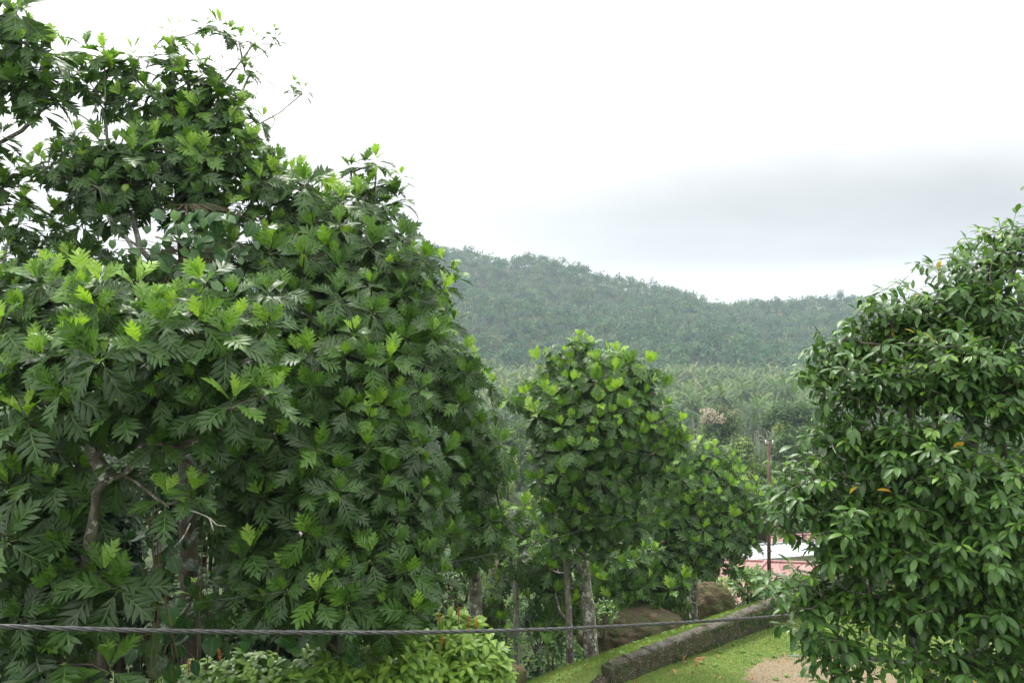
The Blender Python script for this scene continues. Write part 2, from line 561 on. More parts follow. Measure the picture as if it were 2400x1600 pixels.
def breadfruit_leaf(seed, n=5, fold=.18, droop=.5, width=.4, cut=.14):
    r = np.random.default_rng(seed)
    V, A, F = [], [], []

    def v(x, y, a):
        V.append((x, y, 0)); A.append(a); return len(V) - 1
    s0, s1 = .13, .86
    mid = [v(0, s0 + (s1 - s0) * i / n, 1) for i in range(n + 1)]
    pet = [v(-.008, 0, 1), v(.008, 0, 1)]
    F.append((pet[0], pet[1], mid[0]))
    for sg in (1, -1):
        prof = [width * (.45 + .55 * math.sin(PI * (.10 + .62 * i / (n - 1)))) * (1 if i < n - 1 else .72) * r.uniform(.93, 1.06) for i in range(n)]
        prof[0] *= .8
        sin_ = [v(sg * .03, s0 + .01, 0)]
        for i in range(n):
            sin_.append(v(sg * (cut + .05 * i / n) * prof[i] * r.uniform(.85, 1.1), s0 + (s1 - s0) * (i + 1) / n + .055, 0))
        ds = (s1 - s0) / n
        for i in range(n):
            w = prof[i]; fw = .25 - .012 * i + r.uniform(-.015, .015)
            sb = s0 + ds * i
            m_ = v(sg * w * .58, sb + .05 + fw * .62, .97)
            el = v(sg * w * .66, sb + .018 + fw * .60, 0)
            eu = v(sg * w * .54, sb + .098 + fw * .66, 0)
            tp = v(sg * w, sb + .085 + fw, .8)
            a, b, sa, sb_ = mid[i], mid[i + 1], sin_[i], sin_[i + 1]
            T = [(a, sa, el), (a, el, m_), (el, tp, m_), (a, m_, eu), (a, eu, sb_), (a, sb_, b), (m_, tp, eu)]
            F += [t if sg > 0 else t[::-1] for t in T]
        # terminal lobe, half on each side
        e1 = v(sg * .10, .96, 0)
        tip = v(0, 1.12, .9)
        T = [(mid[n], sin_[n], e1), (mid[n], e1, tip)]
        F += [t if sg > 0 else t[::-1] for t in T]
    V = bend(np.array(V, float), fold, .15, droop)
    V[:, 2] += r.normal(0, .008, len(V))
    return V, np.array(F), np.array(A)


def ellipse_leaf(seed, w=.2, n=4, fold=.2, droop=.5, tipx=.9, cordate=0.0):
    V = [(-.006, 0, 0), (.006, 0, 0)]; A = [1, 1]; F = []
    ys = np.linspace(.1, 1, n + 2)
    for i, y in enumerate(ys):
        t = (y - .1) / .9
        hw = w * (math.sin(PI * min(1, t ** tipx))) ** .8 if 0 < t < 1 else (w * cordate if t == 0 else 0)
        back = -cordate * .12 if t == 0 else 0
        V += [(-hw, y + back, 0), (0, y, 0), (hw, y + back, 0)]; A += [0, 1, 0]
    F.append((0, 1, 3))
    for i in range(n + 1):
        a = 2 + 3 * i; b = a + 3
        F += [(a, a + 1, b), (a + 1, b + 1, b), (a + 1, a + 2, b + 1), (a + 2, b + 2, b + 1)]
    V = bend(np.array(V, float), fold, .2, droop)
    return V, np.array(F), np.array(A)


BF = [breadfruit_leaf(k, n, f, d, w) for k, (n, f, d, w) in enumerate([(5, .2, .4, .37), (5, .26, .65, .37), (5, .16, .9, .39), (5, .34, .5, .34)])]
BFL = [breadfruit_leaf(k + 10, 4, f, d, w) for k, (f, d, w) in enumerate([(.2, .4, .38), (.26, .7, .36), (.18, .9, .38)])]
GL = [ellipse_leaf(k, w, 4, f, d) for k, (w, f, d) in enumerate([(.17, .3, .5), (.19, .2, .8), (.155, .35, .3)])]
SH = [ellipse_leaf(k, w, 4, f, d) for k, (w, f, d) in enumerate([(.23, .3, .6), (.25, .25, .9), (.22, .4, .35)])]
PO = [ellipse_leaf(k, w, 4, f, d, .75, .7) for k, (w, f, d) in enumerate([(.36, .15, .5), (.4, .2, .8)])]
TPL = {'bf': BF, 'bfl': BFL, 'gl': GL, 'sh': SH, 'po': PO}
LMAT = {'bf': 'breadfruit', 'bfl': 'breadfruit', 'gl': 'glossy', 'sh': 'shrub', 'po': 'pothos'}


class Leaves:
    """leaf placements of one plant"""
    def __init__(s, kind):
        s.kind = kind; s.R = []; s.P = []; s.S = []; s.T = []; s.K = []

    def add(s, pos, d, up, size, tint_, k=None):
        d = nrm(d); n_ = up - np.dot(up, d) * d
        n_ = nrm(n_) if np.linalg.norm(n_) > 1e-4 else nrm(np.cross(d, [1, .2, 0]))
        s.R.append(np.stack([np.cross(d, n_), d, n_], 1)); s.P.append(pos); s.S.append(size); s.T.append(tint_)
        s.K.append(RNG.integers(len(TPL[s.kind])) if k is None else k)

    def arr(s):
        s.R = np.array(s.R); s.P = np.array(s.P); s.S = np.array(s.S); s.T = np.clip(np.array(s.T), 0, 1); s.K = np.array(s.K)
        s.Cn = s.P + s.R[:, :, 1] * s.S[:, None] * .55
        return s


ALL = []          # (Leaves, root object) pairs: leaf objects are made once every plant has grown
_meshcache = {}


def leaf_mesh(kind, k, q):
    key = (kind, int(k), int(q))
    if key not in _meshcache:
        V, F, A = TPL[kind][k]
        _meshcache[key] = mesh_np('leaf', V, F, M[LMAT[kind]], {'vein': A, 'tint': np.full(len(V), q / 9)})
    return _meshcache[key]


def finish_leaves(limit=300):
    Cn = np.concatenate([l.Cn for l, r, n in ALL]); S = np.concatenate([l.S for l, r, n in ALL])
    own = np.concatenate([np.full(len(l.S), i) for i, (l, r, n) in enumerate(ALL)])
    d = Cn[:, 1]
    px = Cn[:, 0] / d * F_PX + 1200; py = 800 - (Cn[:, 2] - H) / d * F_PX
    size = S / d * F_PX
    inside = (px > -20) & (px < 2420) & (py > -20) & (py < 1620)
    cell = 14
    front = {}
    order = np.argsort(d)
    rank = np.zeros(len(d))
    for i in order:
        if not inside[i]:
            rank[i] = 99; continue
        h_ = max(1, int(size[i] * .22 / cell))
        cx_, cy_ = int(px[i] // cell), int(py[i] // cell)
        rank[i] = front.get((cx_, cy_), 0)
        for a in range(cx_ - h_, cx_ + h_ + 1):
            for b in range(cy_ - h_, cy_ + h_ + 1):
                front[(a, b)] = front.get((a, b), 0) + 1
    score = size * np.exp(-.7 * rank) * inside
    for i, (l, root, nm) in enumerate(ALL):
        idx = np.where(own == i)[0]
        sc = score[idx]
        pick = np.argsort(-sc)[:limit]
        pick = pick[sc[pick] > .25]
        mask = np.zeros(len(idx), bool); mask[pick] = True
        ro = np.array(root.location)
        for j in pick:
            o = bpy.data.objects.new('leaf', leaf_mesh(l.kind, l.K[j], round(float(l.T[j]) * 9)))
            COL.objects.link(o)
            o.parent = root
            m4 = np.eye(4); m4[:3, :3] = l.R[j] * l.S[j]; m4[:3, 3] = l.P[j] - ro
            o.matrix_basis = Matrix(m4.tolist())
        rest = np.where(~mask)[0]
        if len(rest) == 0:
            continue
        mb = MB()
        for k in range(len(TPL[l.kind])):
            q = rest[l.K[rest] == k]
            if len(q) == 0:
                continue
            V, F, A = TPL[l.kind][k]
            VV = np.einsum('nij,kj->nki', l.R[q], V) * l.S[q][:, None, None] + l.P[q][:, None]
            FF = F[None] + (np.arange(len(q)) * len(V))[:, None, None]
            mb.add(VV.reshape(-1, 3), FF.reshape(-1, 3), vein=np.tile(A, len(q)), tint=np.repeat(l.T[q], len(V)))
        mb.build('foliage', M[LMAT[l.kind]], root, ro, kind='stuff')


# ------------------------------------------------------------------ branching
def grow(trunk, targets, r_tip, power=.46, sag=.1, bias=.3):
    """connect every target to the nearest suitable node; returns edges (a, b, ra, rb)"""
    nodes = [np.array(p, float) for p in trunk]
    par = [i - 1 for i in range(len(nodes))]
    plen = [0.0]
    for i in range(1, len(nodes)):
        plen.append(plen[-1] + np.linalg.norm(nodes[i] - nodes[i - 1]))
    nt = len(nodes)
    start = max(1, int(nt * .4))
    root = nodes[start]
    ends = []
    for t in sorted(targets, key=lambda q: np.linalg.norm(q - root)):
        N = np.array(nodes[start:]); L = np.array(plen[start:])
        dv = np.linalg.norm(N - t, axis=1)
        up_pen = np.clip(N[:, 2] - t[2], 0, 9) * .6
        j = int(np.argmin(dv + bias * L + up_pen)) + start
        a = nodes[j]; dist = np.linalg.norm(t - a)
        k = 1 if dist < .5 else (2 if dist < 1.4 else 4)
        prev = j
        side = RNG.normal(0, .06 * dist, 3)
        for q in range(1, k + 1):
            f = q / k
            p = a + (t - a) * f + (np.array([0, 0, -sag * dist]) + side) * math.sin(PI * f)
            nodes.append(p); par.append(prev); plen.append(plen[prev] + dist / k); prev = len(nodes) - 1
        ends.append(prev)
    cnt = np.zeros(len(nodes))
    for e in ends:
        cnt[e] += 1
    for i in range(len(nodes) - 1, 0, -1):
        cnt[par[i]] += cnt[i]
    rad = r_tip * np.maximum(cnt, 1) ** power
    E = []
    for i in range(nt, len(nodes)):
        E.append((nodes[par[i]], nodes[i], min(rad[par[i]], rad[i] * 1.35), rad[i]))
    return E, rad[:nt]


def frusta(mb, E, sides=5):
    a = np.array([e[0] for e in E]); b = np.array([e[1] for e in E])
    ra = np.array([e[2] for e in E]); rb = np.array([e[3] for e in E])
    t = nrm(b - a)
    ref = np.where(np.abs(t[:, 2:3]) > .8, np.array([[1., 0, 0]]), np.array([[0, 0, 1.]]))
    u = nrm(np.cross(t, ref)); v = np.cross(t, u)
    an = np.linspace(0, 2 * PI, sides, endpoint=False)
    ring = np.cos(an)[None, :, None] * u[:, None] + np.sin(an)[None, :, None] * v[:, None]
    V = np.concatenate([a[:, None] + ring * ra[:, None, None], b[:, None] + ring * rb[:, None, None]], 1)
    F = []
    for j in range(sides):
        k = (j + 1) % sides
        F += [(j, k, sides + k), (j, sides + k, sides + j)]
    FF = np.array(F)[None] + (np.arange(len(E)) * 2 * sides)[:, None, None]
    mb.add(V.reshape(-1, 3), FF.reshape(-1, 3))


def in_gap(p):
    # the open shady hollow under the nearest tree, where roots hang down
    px = p[0] / p[1] * F_PX + 1200; py = 800 - (p[2] - H) / p[1] * F_PX
    return (225 < px < 555 and 1030 < py < 1340) or (365 < px < 545 and py >= 1340)


def blob_points(blobs, L, dens, inner=.42, gap=1.0, shrink=.32, bough=1.35, push=2.0):
    """points through the shells of ellipsoids given as (px, py, depth, rx_px, ry_px)"""
    pts, outs = [], []
    cs = [(P(b[0], b[1], b[2]), np.maximum(np.array([b[3] / F_PX * b[2], .8 * (b[3] + b[4]) / 2 / F_PX * b[2], b[4] / F_PX * b[2]]) - shrink * L, .12)) for b in blobs]
    for i, b in enumerate(blobs):
        c, r = cs[i]
        k = b[5] if len(b) > 5 else 1.0
        n = max(3, int(dens * k * PI * r[0] * r[2] / (.62 * L / .5 * .5 * 1.2) ** 2))
        got = 0; tries = 0
        mine = []
        while got < n and tries < n * 30:
            tries += 1
            d = nrm(RNG.normal(0, 1, 3))
            if d[1] > .25 and RNG.random() < .55:
                continue
            if d[2] < -.4 and RNG.random() < .4:
                continue
            rr = RNG.uniform(inner, 1.2) if RNG.random() < .75 else RNG.uniform(.9, 1.3)
            p = c + d * r * rr
            if any(np.sum(((p - cc) / rc_) ** 2) < .35 for j, (cc, rc_) in enumerate(cs) if j != i):
                continue
            if p[1] < 10.5 and in_gap(p):
                continue
            h1 = float(vnoise(p[0] * bough + 31.7, p[2] * bough * 1.25 + p[1] * .8)); h2 = float(vnoise(p[0] * bough * .8 + 7.1 + p[1] * .5, p[2] * bough + 60.3))
            if rr > .72 and h1 < .36:
                continue
            p = p + d * r / max(r) * (h2 - .48) * push * L
            if RNG.random() < .07:
                p = p + nrm(d + [0, 0, .25]) * RNG.uniform(.25, .65) * push * L
            if mine and np.min(np.linalg.norm(np.array(mine) - p, axis=1)) < gap * L:
                continue
            mine.append(p); got += 1
            pts.append(p); outs.append(nrm(d / r))
    return pts, outs


def rosette(lv, p, axis, L, bright=1.0, nleaf=None):
    """breadfruit shoot: bright upright young leaves in the middle, dark drooping ones round them"""
    axis = nrm(axis)
    u = nrm(np.cross(axis, [.3, .9, .1])); v = np.cross(axis, u)
    k = nleaf or int(RNG.integers(8, 10)); a0 = RNG.uniform(0, 2 * PI)
    for j in range(k):
        f = j / (k - 1)
        el = math.radians((12 + 14 * j if j < 3 else 56 + 46 * f) + RNG.normal(0, 7))
        az = a0 + j * 2.3999 + RNG.normal(0, .15)
        d = math.cos(el) * axis + math.sin(el) * (math.cos(az) * u + math.sin(az) * v)
        d = d + (np.array([0, .1, .55]) if j < 2 else np.array([0, 0, -.16 * f]))
        size = L * (.74 + .42 * min(1, f * 1.8)) * RNG.uniform(.85, 1.12)
        t = (.93, .70, .56, .47)[j] if j < 4 else .47 - .31 * f
        t = (t if j else t * RNG.uniform(.8, 1.05)) * bright + RNG.normal(0, .06)
        t = min(t, .79)
        if j > 4 and RNG.random() < 0.0:
            t = 1.0
        lv.add(p + d * .02 - axis * .10 * f, d, axis if f < .9 else axis + np.array([0, -.2, .2]), size, t)


def tree_root(name, label, base, cat='tree', group=None):
    return thing(name, label, cat, tuple(base), group)


def breadfruit(label, base, trunk, blobs, extra, L, kind='bf', dens=2.3, r_tip=.011, bright=1.0, bark='bark', r_trunk=None, limbs=(), group='breadfruit trees', fruit=0, nleaf=None, gap=.95, twig=None, shrink=.4):
    base = np.array(base, float)
    trunk = [np.array(p, float) for p in trunk]
    root = tree_root('breadfruit_tree', label, base, group=group)
    lv = Leaves(kind)
    pts, outs = blob_points(blobs, L, dens, gap=gap, shrink=shrink)
    zs = [q[2] for q in pts] + [0]; z0, z1 = min(zs[:-1] or [0]), max(zs)
    cc = np.mean(np.array(pts), 0) if pts else trunk[-1]
    tg = []
    for p, o_ in zip(pts, outs):
        ax = nrm(o_ * np.array([.9, .9, .5]) + np.array([0, -.48, .58]) + RNG.normal(0, .2, 3))
        rosette(lv, p, ax, L * RNG.uniform(.72, 1.22), bright * RNG.uniform(.6, 1.1) * (.62 + .75 * float(fbm(p[0] * .9 + 4, p[2] * .9 + p[1] * .3, 2))) * (1 - .25 * max(0, -o_[2])) * (.82 + .36 * (p[2] - z0) / max(.1, z1 - z0)), nleaf)  # tint imitates light: brighter high in the crown, darker on its underside
        tg.append(p - ax * .12)
    for e in extra:
        p = P(e[0], e[1], e[2]); sc = e[3] if len(e) > 3 else 1.0
        ax = nrm((p - cc) * np.array([.12, .1, 0]) + np.array([RNG.normal(0, .2), -.22, 1]))
        rosette(lv, p, ax, L * sc, bright * RNG.uniform(.75, 1.15), 7 if sc < .7 else nleaf)
        tg.append(p - ax * .1)
    E, rt = grow(trunk, tg, r_tip)
    rt = rt.copy()
    if r_trunk:
        rt = r_trunk * np.linspace(1, .0, len(trunk)) ** .8 * .82 + r_trunk * .12 if not isinstance(r_trunk, (list, tuple)) else np.array(r_trunk)
    fine = []
    tr = np.array(trunk)
    k = (len(tr) - 1) * 5 + 1
    tt = np.linspace(0, len(tr) - 1, k)
    tp = np.stack([np.interp(tt, np.arange(len(tr)), tr[:, i]) for i in range(3)], 1)
    tp[1:-1] = (tp[:-2] + 2 * tp[1:-1] + tp[2:]) / 4
    rr = np.interp(tt, np.arange(len(tr)), rt) * (1 + RNG.normal(0, .035, k))
    rr[0] *= 1.25
    V, F = tube(tp, rr, 12)
    V += RNG.normal(0, .006, V.shape)
    MB().add(V, F).build('trunk', M[bark], root, base)
    mb = MB(); frusta(mb, E); mb.build('branches', M[twig or bark], root, base, kind='stuff')
    for pl, r0, r1, mt in limbs:
        q = np.array([P(*p) for p in pl])
        t2 = np.linspace(0, len(q) - 1, (len(q) - 1) * 4 + 1)
        q2 = np.stack([np.interp(t2, np.arange(len(q)), q[:, i]) for i in range(3)], 1)
        q2[1:-1] = (q2[:-2] + 2 * q2[1:-1] + q2[2:]) / 4
        V, F = tube(q2, np.linspace(r0, r1, len(q2)) * (1 + RNG.normal(0, .05, len(q2))), 7)
        MB().add(V, F).build('branch', M[mt], root, base)
    for k in range(fruit):
        p = tg[int(RNG.integers(len(tg)))] + np.array([RNG.normal(0, .08), -.12, -.12])
        add_fruit(root, base, p)
    lv.arr(); ALL.append((lv, root, 'leaf'))
    return root


def add_fruit(root, base, p, r=.075):
    n, m_ = 8, 10
    V = []; F = []
    for i in range(n + 1):
        for j in range(m_):
            a = PI * i / n; b = 2 * PI * j / m_
            V.append((r * math.sin(a) * math.cos(b), r * math.sin(a) * math.sin(b), r * 1.2 * math.cos(a)))
    for i in range(n):
        for j in range(m_):
            F.append((i * m_ + j, i * m_ + (j + 1) % m_, (i + 1) * m_ + (j + 1) % m_, (i + 1) * m_ + j))
    MB().add(np.array(V) + p, F).build('fruit', M['fruit'], root, base)


def gz(x, y):
    return float(terrain(x, y))


# ------------------------------------------------------------------ distant vegetation
def leaf_cloud(mb, c, r, n, size, tint0, tvar=.2, up=.5, elong=1.0, clumps=None, dirbias=None):
    """leaf-sized faces gathered in clumps over an ellipsoid"""
    c = np.array(c, float); r = np.array(r, float)
    k = clumps or max(5, n // 45)
    d = nrm(RNG.normal(0, 1, (k, 3))); d[:, 2] = np.where(d[:, 2] < -.35, -d[:, 2], d[:, 2])
    cc = c + d * r * RNG.uniform(.5, 1.0, (k, 1))
    ct = tint0 + RNG.normal(0, tvar, k)
    which = RNG.integers(0, k, n)
    sub = nrm(RNG.normal(0, 1, (n, 3))) * RNG.uniform(.35, 1, (n, 1))
    p = cc[which] + sub * r * (.42 if k > 8 else .55)
    nn = nrm(sub * .6 + d[which] * .7 + np.array([0, 0, up]) + RNG.normal(0, .35, (n, 3)))
    dr = RNG.normal(0, 1, (n, 3))
    if dirbias is not None:
        dr = dr * .45 + np.array(dirbias) + d[which] * .4
    dr = nrm(dr - nn * np.sum(dr * nn, 1, keepdims=True))
    sd_ = np.cross(nn, dr)
    s = size * RNG.uniform(.6, 1.3, (n, 1))
    V = np.stack([p - dr * s * .5 * elong, p + sd_ * s * .3 + nn * s * .06, p + dr * s * .5 * elong - nn * s * .1, p - sd_ * s * .3 + nn * s * .06], 1)
    i = np.arange(n)[:, None] * 4
    F = np.concatenate([i + [0, 1, 2], i + [0, 2, 3]])
    # tint differs at random by clump and by leaf
    t = ct[which] + RNG.normal(0, .1, n)
    mb.add(V.reshape(-1, 3), F, tint=np.repeat(np.clip(t, 0, 1), 4))


def bush(name, label, cat, px, py_top, py_base, d, wpx, tint0, n, leaf, elong=1.0, mat='wild', trunk=True, dirbias=None, group=None, multi=3, tvar=.16, bark='darkbark', blossom=0, ground=None):
    """broadleaf tree or bush placed by the picture position of its top, base and width"""
    b = P(px, py_base, d); top = P(px, py_top, d)
    x, y = b[0], b[1]
    zb = gz(x, y) if ground is None else ground
    h = top[2] - zb
    hw = wpx / F_PX * d / 2
    root = thing(name, label, cat, (x, y, zb - .1), group)
    base = np.array([x, y, zb - .1])
    vis = top[2] - b[2]                     # the part of it the photo shows
    mb = MB(); ct = []
    for k in range(multi):
        a = 2 * PI * k / multi + RNG.uniform(0, 1)
        f = 0 if multi == 1 else .45
        c = np.array([x + math.cos(a) * hw * f, y + math.sin(a) * hw * f, top[2] - vis * RNG.uniform(.42, .62)])
        if k == 0 and multi > 1:
            c = np.array([x, y, top[2] - vis * .45])
        r = np.array([hw * (.62 if multi > 1 else 1), hw * (.62 if multi > 1 else 1), vis * .5]) * RNG.uniform(.85, 1.08)
        c[2] = min(c[2], top[2] - r[2] * .9)
        leaf_cloud(mb, c, r, n // multi, leaf, tint0, tvar, elong=elong, dirbias=dirbias)
        ct.append(c)
    mb.build('crown', M[mat], root, base)
    if blossom:
        mb2 = MB()
        leaf_cloud(mb2, np.array([x - hw * .2, y - hw * .35, top[2] - vis * .3]), np.array([hw * .7, hw * .6, vis * .3]), blossom, leaf * .9, .5, .3, clumps=9)
        mb2.build('blossom', M['blossom'], root, base)
    tb = MB()
    for c in ct:
        q = np.array([base + [RNG.normal(0, .1), 0, 0], (base + c) / 2 + RNG.normal(0, .15, 3), c + [0, 0, vis * .15]])
        V, F = tube(q, np.array([.022, .016, .006]) * max(2.0, h), 6)
        tb.add(V, F)
        for _ in range(4):
            e = c + RNG.normal(0, .55, 3) * [hw * .6, hw * .6, vis * .4]
            V, F = tube(np.array([q[1], (q[1] + e) / 2, e]), np.array([.009, .006, .003]) * max(2, h), 4)
            tb.add(V, F)
    tb.build('trunk', M[bark], root, base)
    return root


# coconut palms
def frond(L, n=13, width=1.0, el=0.5, droop=1.4, seed=0):
    """arching frond with two ranks of leaflets; starts at the origin, runs along +y"""
    r = np.random.default_rng(seed)
    s = np.linspace(0, 1, 9)
    ang = el - droop * s ** 1.3
    dy, dz = np.cos(ang), np.sin(ang)
    y = np.concatenate([[0], np.cumsum((dy[1:] + dy[:-1]) / 2)]) / 8 * L
    z = np.concatenate([[0], np.cumsum((dz[1:] + dz[:-1]) / 2)]) / 8 * L
    V, F = [], []
    w = .05 * width
    for i in range(9):
        ww = w * (1.2 - s[i])
        V += [(-ww, y[i], z[i]), (ww, y[i], z[i])]
    for i in range(8):
        F += [(2 * i, 2 * i + 1, 2 * i + 3), (2 * i, 2 * i + 3, 2 * i + 2)]
    for j in range(n):
        f = .12 + .88 * (j + .5) / n
        yy, zz, aa = np.interp(f, s, y), np.interp(f, s, z), np.interp(f, s, ang)
        ln = L * .23 * (math.sin(PI * min(1, .18 + f * .78)) ** .7)
        for sg in (1, -1):
            q = ln * r.uniform(.85, 1.1)
            hw = .42 * L / n * width
            fwd = np.array([0, math.cos(aa), math.sin(aa)])
            tip = np.array([sg * q * .62, yy, zz]) + fwd * q * .72 + np.array([0, 0, -q * r.uniform(.12, .5)])
            b0 = np.array([sg * .02, yy, zz]) - fwd * hw * .5
            b1 = np.array([sg * .02, yy, zz]) + fwd * hw * .5
            md = (b0 + b1) / 2 * .45 + tip * .55 + np.array([0, 0, .09 * q])
            i = len(V)
            V += [tuple(b0), tuple(b1), tuple(md - fwd * hw * .3), tuple(md + fwd * hw * .3), tuple(tip)]
            F += [(i, i + 1, i + 3), (i, i + 3, i + 2), (i + 2, i + 3, i + 4)]
    return np.array(V), np.array(F)


def palm_parts(seed, hgt, L=4.3, nf=22, n=13, width=1.0):
    r = np.random.default_rng(seed)
    lean = r.normal(0, .06, 2)
    k = np.linspace(0, 1, 7)
    pts = np.stack([lean[0] * hgt * k ** 2, lean[1] * hgt * k ** 2, hgt * k], 1)
    rad = .19 - .07 * k; rad[0] = .27
    trunk = tube(pts, rad, 7)
    fr = []
    for i in range(nf):
        f = i / (nf - 1)
        az = i * 2.3999 + r.normal(0, .15)
        el = math.radians(72 - 125 * f + r.normal(0, 7))
        V, F = frond(L * (1 - .3 * max(0, .25 - f) * 4 * .3) * r.uniform(.9, 1.08), n, width, el, .75 + .75 * min(1, f * 1.5) - (.5 if f > .75 else 0), seed * 50 + i)
        c, s = math.cos(az), math.sin(az)
        V = V @ np.array([[c, s, 0], [-s, c, 0], [0, 0, 1]])
        tint = .80 - .95 * f + (.75 if f > .95 else 0) + r.normal(0, .1)  # lower fronds darkened to paint shade under the crown; the last ones dead brown
        fr.append((V, F, min(1, max(0, tint))))
    return trunk, fr, pts[-1]


PALMS = []
for k in range(6):
    tr, fr, tp = palm_parts(k + 1, 9.5, 4.6 + .14 * k, 22 + k % 3, 11, 1.15)
    mb = MB()
    for V, F, t in fr:
        mb.add(V + tp, F, tint=t)
    me = mesh_np('crown', np.concatenate(mb.V), np.concatenate(mb.F), M['frond'], {'tint': np.concatenate(mb.A['tint'])}, False)
    PALMS.append((mesh_np('trunk', tr[0], tr[1], M['darkbark'] if k % 3 else M['palebark']), me))


def place_palm(x, y, z, sc, rz, v, label, group):
    r = thing('coconut_palm', label, 'palm tree', (x, y, z), group, rz)
    r.scale = (sc, sc, sc)
    obj('trunk', PALMS[v][0], r)
    obj('crown', PALMS[v][1], r)
    return r


def detailed_palm(px, py, d, label, seed, L=4.3):
    c = P(px, py, d)
    z = gz(c[0], c[1])
    tr, fr, tp = palm_parts(seed, c[2] - z, L, 23, 14, 1.15)
    r = thing('coconut_palm', label, 'palm tree', (c[0] - tp[0], c[1] - tp[1], z), 'coconut palms on the valley floor')
    MB().add(*tr).build('trunk', M['palebark'], r)
    for V, F, t in fr:
        MB().add(V + tp, F, tint=t).build('frond', M['frond'], r, smooth_=False)
    if seed % 2 == 0:
        mb = MB()
        for q in range(7):
            a = q * .9
            V, F = tube([tp + [math.cos(a) * .25, math.sin(a) * .25, -.2], tp + [math.cos(a) * .3, math.sin(a) * .3, -.5]], [.12, .1], 6)
            mb.add(V, F)
        mb.build('coconuts', M['fruit'], r)
    return r


near = [(1775, 958, 165, 'coconut palm with wide drooping crown standing before the grove, just left of the rusty pole'),
        (1690, 925, 178, 'coconut palm with spreading arched fronds behind the pink flowering tree'),
        (1742, 915, 186, 'tall coconut palm with brownish hanging fronds at the front of the grove'),
        (1840, 905, 190, 'large coconut palm with a full rounded crown rising above a dark green tree'),
        (1617, 935, 172, 'coconut palm with dark drooping crown beside the middle breadfruit tree'),
        (1560, 940, 190, 'coconut palm half hidden by the right edge of the middle breadfruit crown'),
        (1240, 932, 165, 'coconut palm with bare pale trunk left of the middle breadfruit tree'),
        (1188, 925, 180, 'coconut palm beside the dense breadfruit tree, its trunk hidden by bushes'),
        (1215, 975, 158, 'short coconut palm below a taller one, over the riverside trees'),
        (1650, 985, 150, 'low coconut palm with pale fronds beside the pink flowering tree'),
        (1925, 955, 160, 'coconut palm with thin bare trunk seen beside the glossy leaved tree')]
NEARP = []
for k, (px, py, d, lb) in enumerate(near):
    detailed_palm(px, py, d, lb, k + 31, 5.0)
    NEARP.append(P(px, py, d)[:2])

cand = []
for gy in np.arange(162, 445, 9):
    for gx in np.arange(-150, 260, 8.8):
        x = gx + RNG.uniform(-2.6, 2.6) + (3.4 if int(gy / 9) % 2 else 0); y = gy + RNG.uniform(-2.6, 2.6)
        px = x / y * F_PX + 1200
        if px < -150 or px > 2650 or (y > 400 and hill_z(np.array(x), np.array(y)) > -17):
            continue
        if min(np.hypot(x - q[0], y - q[1]) for q in NEARP) < 5.5:
            continue
        if y < 176 and RNG.random() < .45:
            continue
        cand.append((x, y, px))
vis = [c for c in cand if 1130 < c[2] < 1960]
vis.sort(key=lambda c: c[1])
single = set(vis[:270])
for x, y, px in vis[:270]:
    place_palm(x, y, gz(x, y), RNG.uniform(.8, 1.3), RNG.uniform(0, 6.28), int(RNG.integers(6)),
               'coconut palm with feathery grey-green crown among the many of the valley grove', 'coconut palms on the valley floor')


def low_palm(seed, nf, n, L, hgt, width):
    tr, fr, tp = palm_parts(seed, hgt, L, nf, n, width)
    V = [tr[0]]; F = [tr[1]]; T = [np.full(len(tr[0]), .3)]; k = len(tr[0])
    for v, f, t in fr:
        V.append(v + tp); F.append(f + k); T.append(np.full(len(v), t)); k += len(v)
    return np.concatenate(V), np.concatenate(F), np.concatenate(T)


def scatter(mb, tpl, pos, sc, dt):
    V, F, T = tpl
    n = len(pos); a = RNG.uniform(0, 2 * PI, n)
    R = np.zeros((n, 3, 3)); R[:, 0, 0] = np.cos(a); R[:, 0, 1] = -np.sin(a); R[:, 1, 0] = np.sin(a); R[:, 1, 1] = np.cos(a); R[:, 2, 2] = 1
    VV = np.einsum('nij,kj->nki', R, V) * sc[:, None, None] + pos[:, None]
    FF = F[None] + (np.arange(n) * len(V))[:, None, None]
    mb.add(VV.reshape(-1, 3), FF.reshape(-1, 3), tint=np.clip(T[None] + dt[:, None], 0, 1).ravel())


mb = MB()
rest = np.array([(x, y, gz(x, y)) for c in cand if c not in single for x, y in [c[:2]]])
for k in range(3):
    q = rest[k::3]
    scatter(mb, low_palm(60 + k, 17, 6, 4.7, 9.5, 1.5), q, RNG.uniform(.95, 1.4, len(q)), RNG.normal(0, .08, len(q)))
o = mb.build('palm_grove', M['frond'], None, kind='stuff', smooth_=False)
o['label'] = 'dense coconut palm grove filling the valley floor below the hill'

# forest on the hills: palms and broadleaf crowns
def dome(seed, n):
    m_ = MB()
    st = RNG
    leaf_cloud(m_, (0, 0, 5.6), (3.6, 3.6, 3.4), n, 1.5, .5, .12, clumps=7)
    V, F = np.concatenate(m_.V), np.concatenate(m_.F)
    return V, F, np.concatenate(m_.A['tint'])


